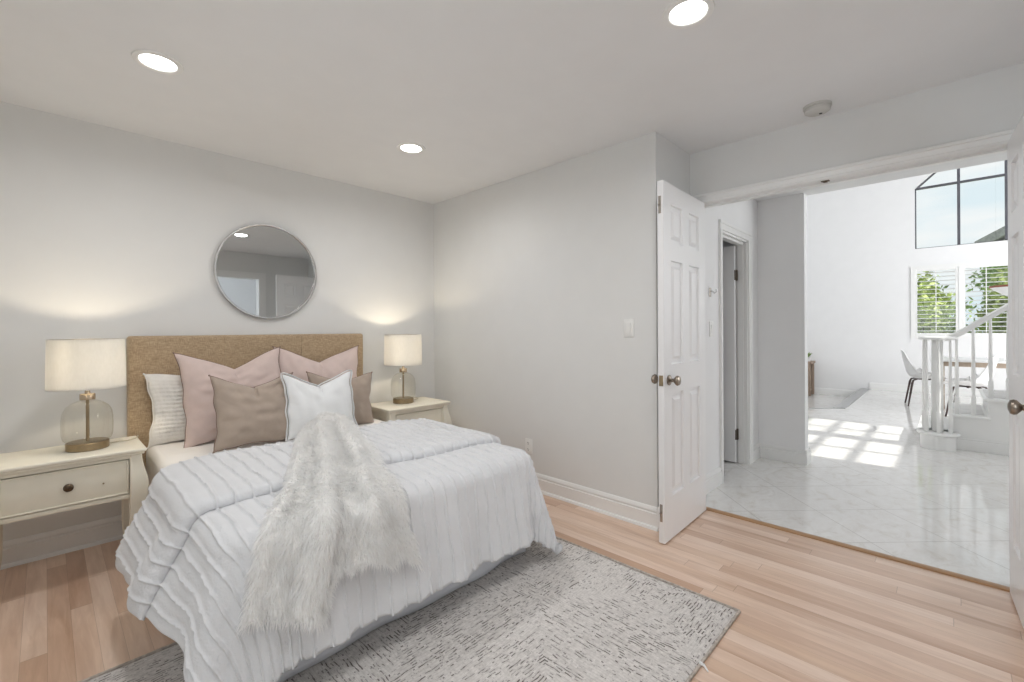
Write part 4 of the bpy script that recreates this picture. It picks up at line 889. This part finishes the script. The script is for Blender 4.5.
# ------------------------------------------------------------------ dining corner
def shell_chair(loc, rz, label):
    """one piece white shell with arms low at the front, on four dark tapered legs; faces local +x"""
    t = thing('dining_chair', label, 'chair', loc, rz, group='white shell chairs at the dining table')
    nu, nv = 25, 30; P = np.zeros((nv, nu, 3))
    prof = [(.235, .440), (.20, .452), (.10, .440), (0, .428), (-.10, .430), (-.165, .455), (-.20, .52), (-.222, .62), (-.245, .73), (-.262, .83), (-.268, .865)]
    a = np.array(prof); q = np.linspace(0, len(prof) - 1, nv); px = np.interp(q, range(len(prof)), a[:, 0]); pz = np.interp(q, range(len(prof)), a[:, 1])
    u = np.linspace(-1, 1, nu)
    for i in range(nv):
        f = i / (nv - 1); wd = np.interp(f, [0, .3, .55, .8, 1], [.20, .235, .235, .205, .10]); side = np.interp(f, [0, .25, .5, .75, 1], [.015, .075, .13, .05, .0])
        P[i, :, 0] = px[i] + np.abs(u) ** 2.5 * side * (1.0 if f > .35 else .15); P[i, :, 1] = u * wd; P[i, :, 2] = pz[i] + np.abs(u) ** 2.6 * side * (1 if f < .5 else .35)
    o = MB().grid(P).build('seat_shell', MAT['chairwhite'], t, angle=80); s = o.modifiers.new('thick', 'SOLIDIFY'); s.thickness = .010; s.offset = 0
    m = MB(); m.box(-.11, .12, -.012, .012, .405, .425, .003); m.box(-.012, .012, -.13, .13, .405, .425, .003); m.build('under_frame', MAT['chairleg'], t)
    for sx, sy in ((1, 1), (1, -1), (-1, 1), (-1, -1)):
        MB().tube([(sx * .09, sy * .10, .418), (sx * .135, sy * .135, .405), (sx * .15, sy * .15, .36), (sx * .205, sy * .205, 0)], [.010, .013, .016, .010], 10).build('leg', MAT['chairleg'], t)
    return t
CH = shell_chair((9.55, .285, 0), R(-82), 'white shell chair with dark legs at the left end of the dining table')
c2 = copy_tree(CH); c2.location = (8.74, -.20, 0); c2.rotation_euler.z = R(80); c2['label'] = 'white shell chair at the near long side of the dining table, behind the balusters'
def build_table():
    t = thing('dining_table', 'long white topped dining table with wooden legs behind the staircase', 'table', (9.55, -.75, 0), group=None)
    MB().box(-.45, .45, -.95, .95, .725, .757, .006, 2).build('tabletop', MAT['tablewhite'], t)
    m = MB(); m.box(-.38, .38, .82, .845, .655, .725); m.box(-.38, .38, -.845, -.82, .655, .725); m.box(-.38, -.355, -.84, .84, .655, .725); m.box(.355, .38, -.84, .84, .655, .725); m.build('apron', MAT['tablewood'], t)
    for sx in (-1, 1):
        for sy in (-1, 1): MB().box(sx * .37 - .028, sx * .37 + .028, sy * .83 - .028, sy * .83 + .028, 0, .725, .003).build('leg', MAT['tablewood'], t)
    p = thing('pendant_lamp', 'white bowl pendant lamp with red brown rim above the dining table', 'lamp', (9.4, -.70, 1.63))
    pr = [(0, .0), (.05, .004), (.12, .03), (.20, .085), (.262, .135), (.28, .150)]
    MB().lathe(pr + [(.274, .152), (.20, .095), (.12, .04), (0, .012)], n=40, cap=False).build('bowl_shade', MAT['chairwhite'], p)
    MB().lathe([(.279, .148), (.286, .150), (.288, .172), (.280, .176), (.272, .172), (.272, .150), (.279, .148)], n=40, cap=False).build('rim', MAT['redwood'], p)
    m = MB()
    m.tube([(0, 0, .008), (0, 0, LZ - 1.63)], .007, 8); m.build('hanging_rod', MAT['bronze'], p)
build_table()
def build_console():
    t = thing('console_table', 'weathered wooden console table at the far left of the living room', 'table', (11.12, 2.33, -.18))
    MB().box(-.20, .20, -.30, .70, .66, .71, .004).build('tabletop', MAT['console'], t); MB().box(-.17, .17, -.25, .65, .09, .125, .003).build('shelf', MAT['console'], t)
    for sx in (-1, 1):
        for y in (-.25, .65): MB().box(sx * .165 - .025, sx * .165 + .025, y - .03, y + .03, 0, .66, .003).build('leg', MAT['console'], t)
    p = thing('potted_plant', 'small leafy green plant in a white pot on the console table', 'plant', (11.08, 2.13, .53))
    MB().lathe([(0, 0), (.05, 0), (.065, .08), (.062, .085), (.055, .08), (0, .075)], n=24, cap=False).build('pot', MAT['pot'], p)
    m = MB(); rs = random.Random(3)
    for k in range(26):
        a = rs.uniform(0, 6.28); l = rs.uniform(.08, .17); e = rs.uniform(.3, 1.3); w = rs.uniform(.016, .028)
        d = Vector((math.cos(a) * math.cos(e), math.sin(a) * math.cos(e), math.sin(e))); s = d.cross(Vector((0, 0, 1))).normalized() * w; b = Vector((0, 0, .075)); 
        q = [b, b + d * l * .5, b + d * l * .5 + s, b + d * l * .5 - s, b + d * l + Vector((0, 0, -.03))]
        m.add([q[0], q[2], q[4], q[3]], [(0, 1, 2, 3)])
    m.build('foliage', MAT['leaf'], p, fixn=False)
build_console()

# ------------------------------------------------------------------ garden beyond the windows
def shrub(name, loc, size, n, label, mat, seed, cat='shrub', trunk=.3, leaf=.06, group=None):
    t = thing(name, label, cat, loc, group=group); rs = np.random.RandomState(seed); sx, sy, sz = size
    c = rs.randn(n, 3); c /= np.linalg.norm(c, axis=1, keepdims=True); c *= (.55 + .45 * rs.rand(n, 1)) * (1 + .14 * np.sin(c[:, :1] * 7 + seed) + .12 * np.sin(c[:, 1:2] * 9 + c[:, 2:] * 6))
    c = c * np.array([sx, sy, sz]) / 2 + np.array([0, 0, trunk + sz / 2])
    u = rs.randn(n, 3); u /= np.linalg.norm(u, axis=1, keepdims=True); w = np.cross(u, rs.randn(n, 3)); w /= np.linalg.norm(w, axis=1, keepdims=True)
    l = leaf * (.6 + .8 * rs.rand(n, 1)); V = np.stack([c - u * l, c + w * l * .45, c + u * l, c - w * l * .45], 1).reshape(-1, 3)
    m = MB(); m.add(V, [tuple(range(4 * k, 4 * k + 4)) for k in range(n)]); m.build('foliage', mat, t, fixn=False)
    m = MB()
    for k in range(4): a = k * 1.6 + seed; m.tube([(.04 * math.cos(a), .04 * math.sin(a), 0), (.06 * math.cos(a), .06 * math.sin(a), trunk), (sx * .25 * math.cos(a), sy * .25 * math.sin(a), trunk + sz * .6)], [.035, .028, .010], 7)
    m.build('stems', MAT['bark'], t)
    return t
def build_garden():
    struct('ground', wallbox(XE + .16, 60, -30, 30, -.5, -.4), MAT['grass'], 'garden lawn outside the far windows', 'ground')
    G = 'shrubs behind the shutters'
    for k, (x, y, sx, sz, mm, lab) in enumerate(((13.6, .55, 1.3, 2.7, 'leafbright', 'leafy green shrub behind the left shutter'), (13.6, -1.05, 1.3, 2.7, 'leafbright', 'leafy green shrub behind the right shutter'), (13.6, -2.65, 1.3, 2.7, 'leaf', 'leafy green shrub hidden behind the open right door'), (15.8, .75, 2.4, 2.7, 'leaf', 'taller darker shrub farther back in the garden behind the left shutter'), (15.8, -1.75, 2.4, 2.7, 'leaf', 'taller darker shrub farther back in the garden behind the right shutter'))):
        shrub('garden_shrub', (x, y, -.4), (1.3, sx, sz), 4200, lab, MAT[mm], k + 1, trunk=.15, leaf=.075, group=G)
    shrub('tree', (22.2, -1.75, -.4), (2.0, 2.2, 2.2), 2400, 'distant green tree at the lower right of the gable window', MAT['leaf'], 21, 'tree', 2.15, .09)
    h = thing('neighbour_house', 'distant house whose roof slope shows at the lower right of the gable window', 'house', (27.5, -4.6, -.4))
    m = MB(); m.box(-3, 3, -4, 3.4, 0, 4.65); m.build('walls', MAT['stucco'], h)
    m = MB(); m.prism([(3.9, 4.80), (3.7, 4.60), (-.3, 7.05), (-4.3, 4.60), (-4.5, 4.80), (-.3, 7.35)], -3.4, 3.4, lambda p, q, a: (a, p, q)); m.build('roof', MAT['rooftile'], h)
    m = MB(); m.prism([(3.4, 4.65), (-.3, 7.0), (-4, 4.65)], -3.0, -2.9, lambda p, q, a: (a, p, q)); m.build('gable', MAT['stucco'], h)
build_garden()
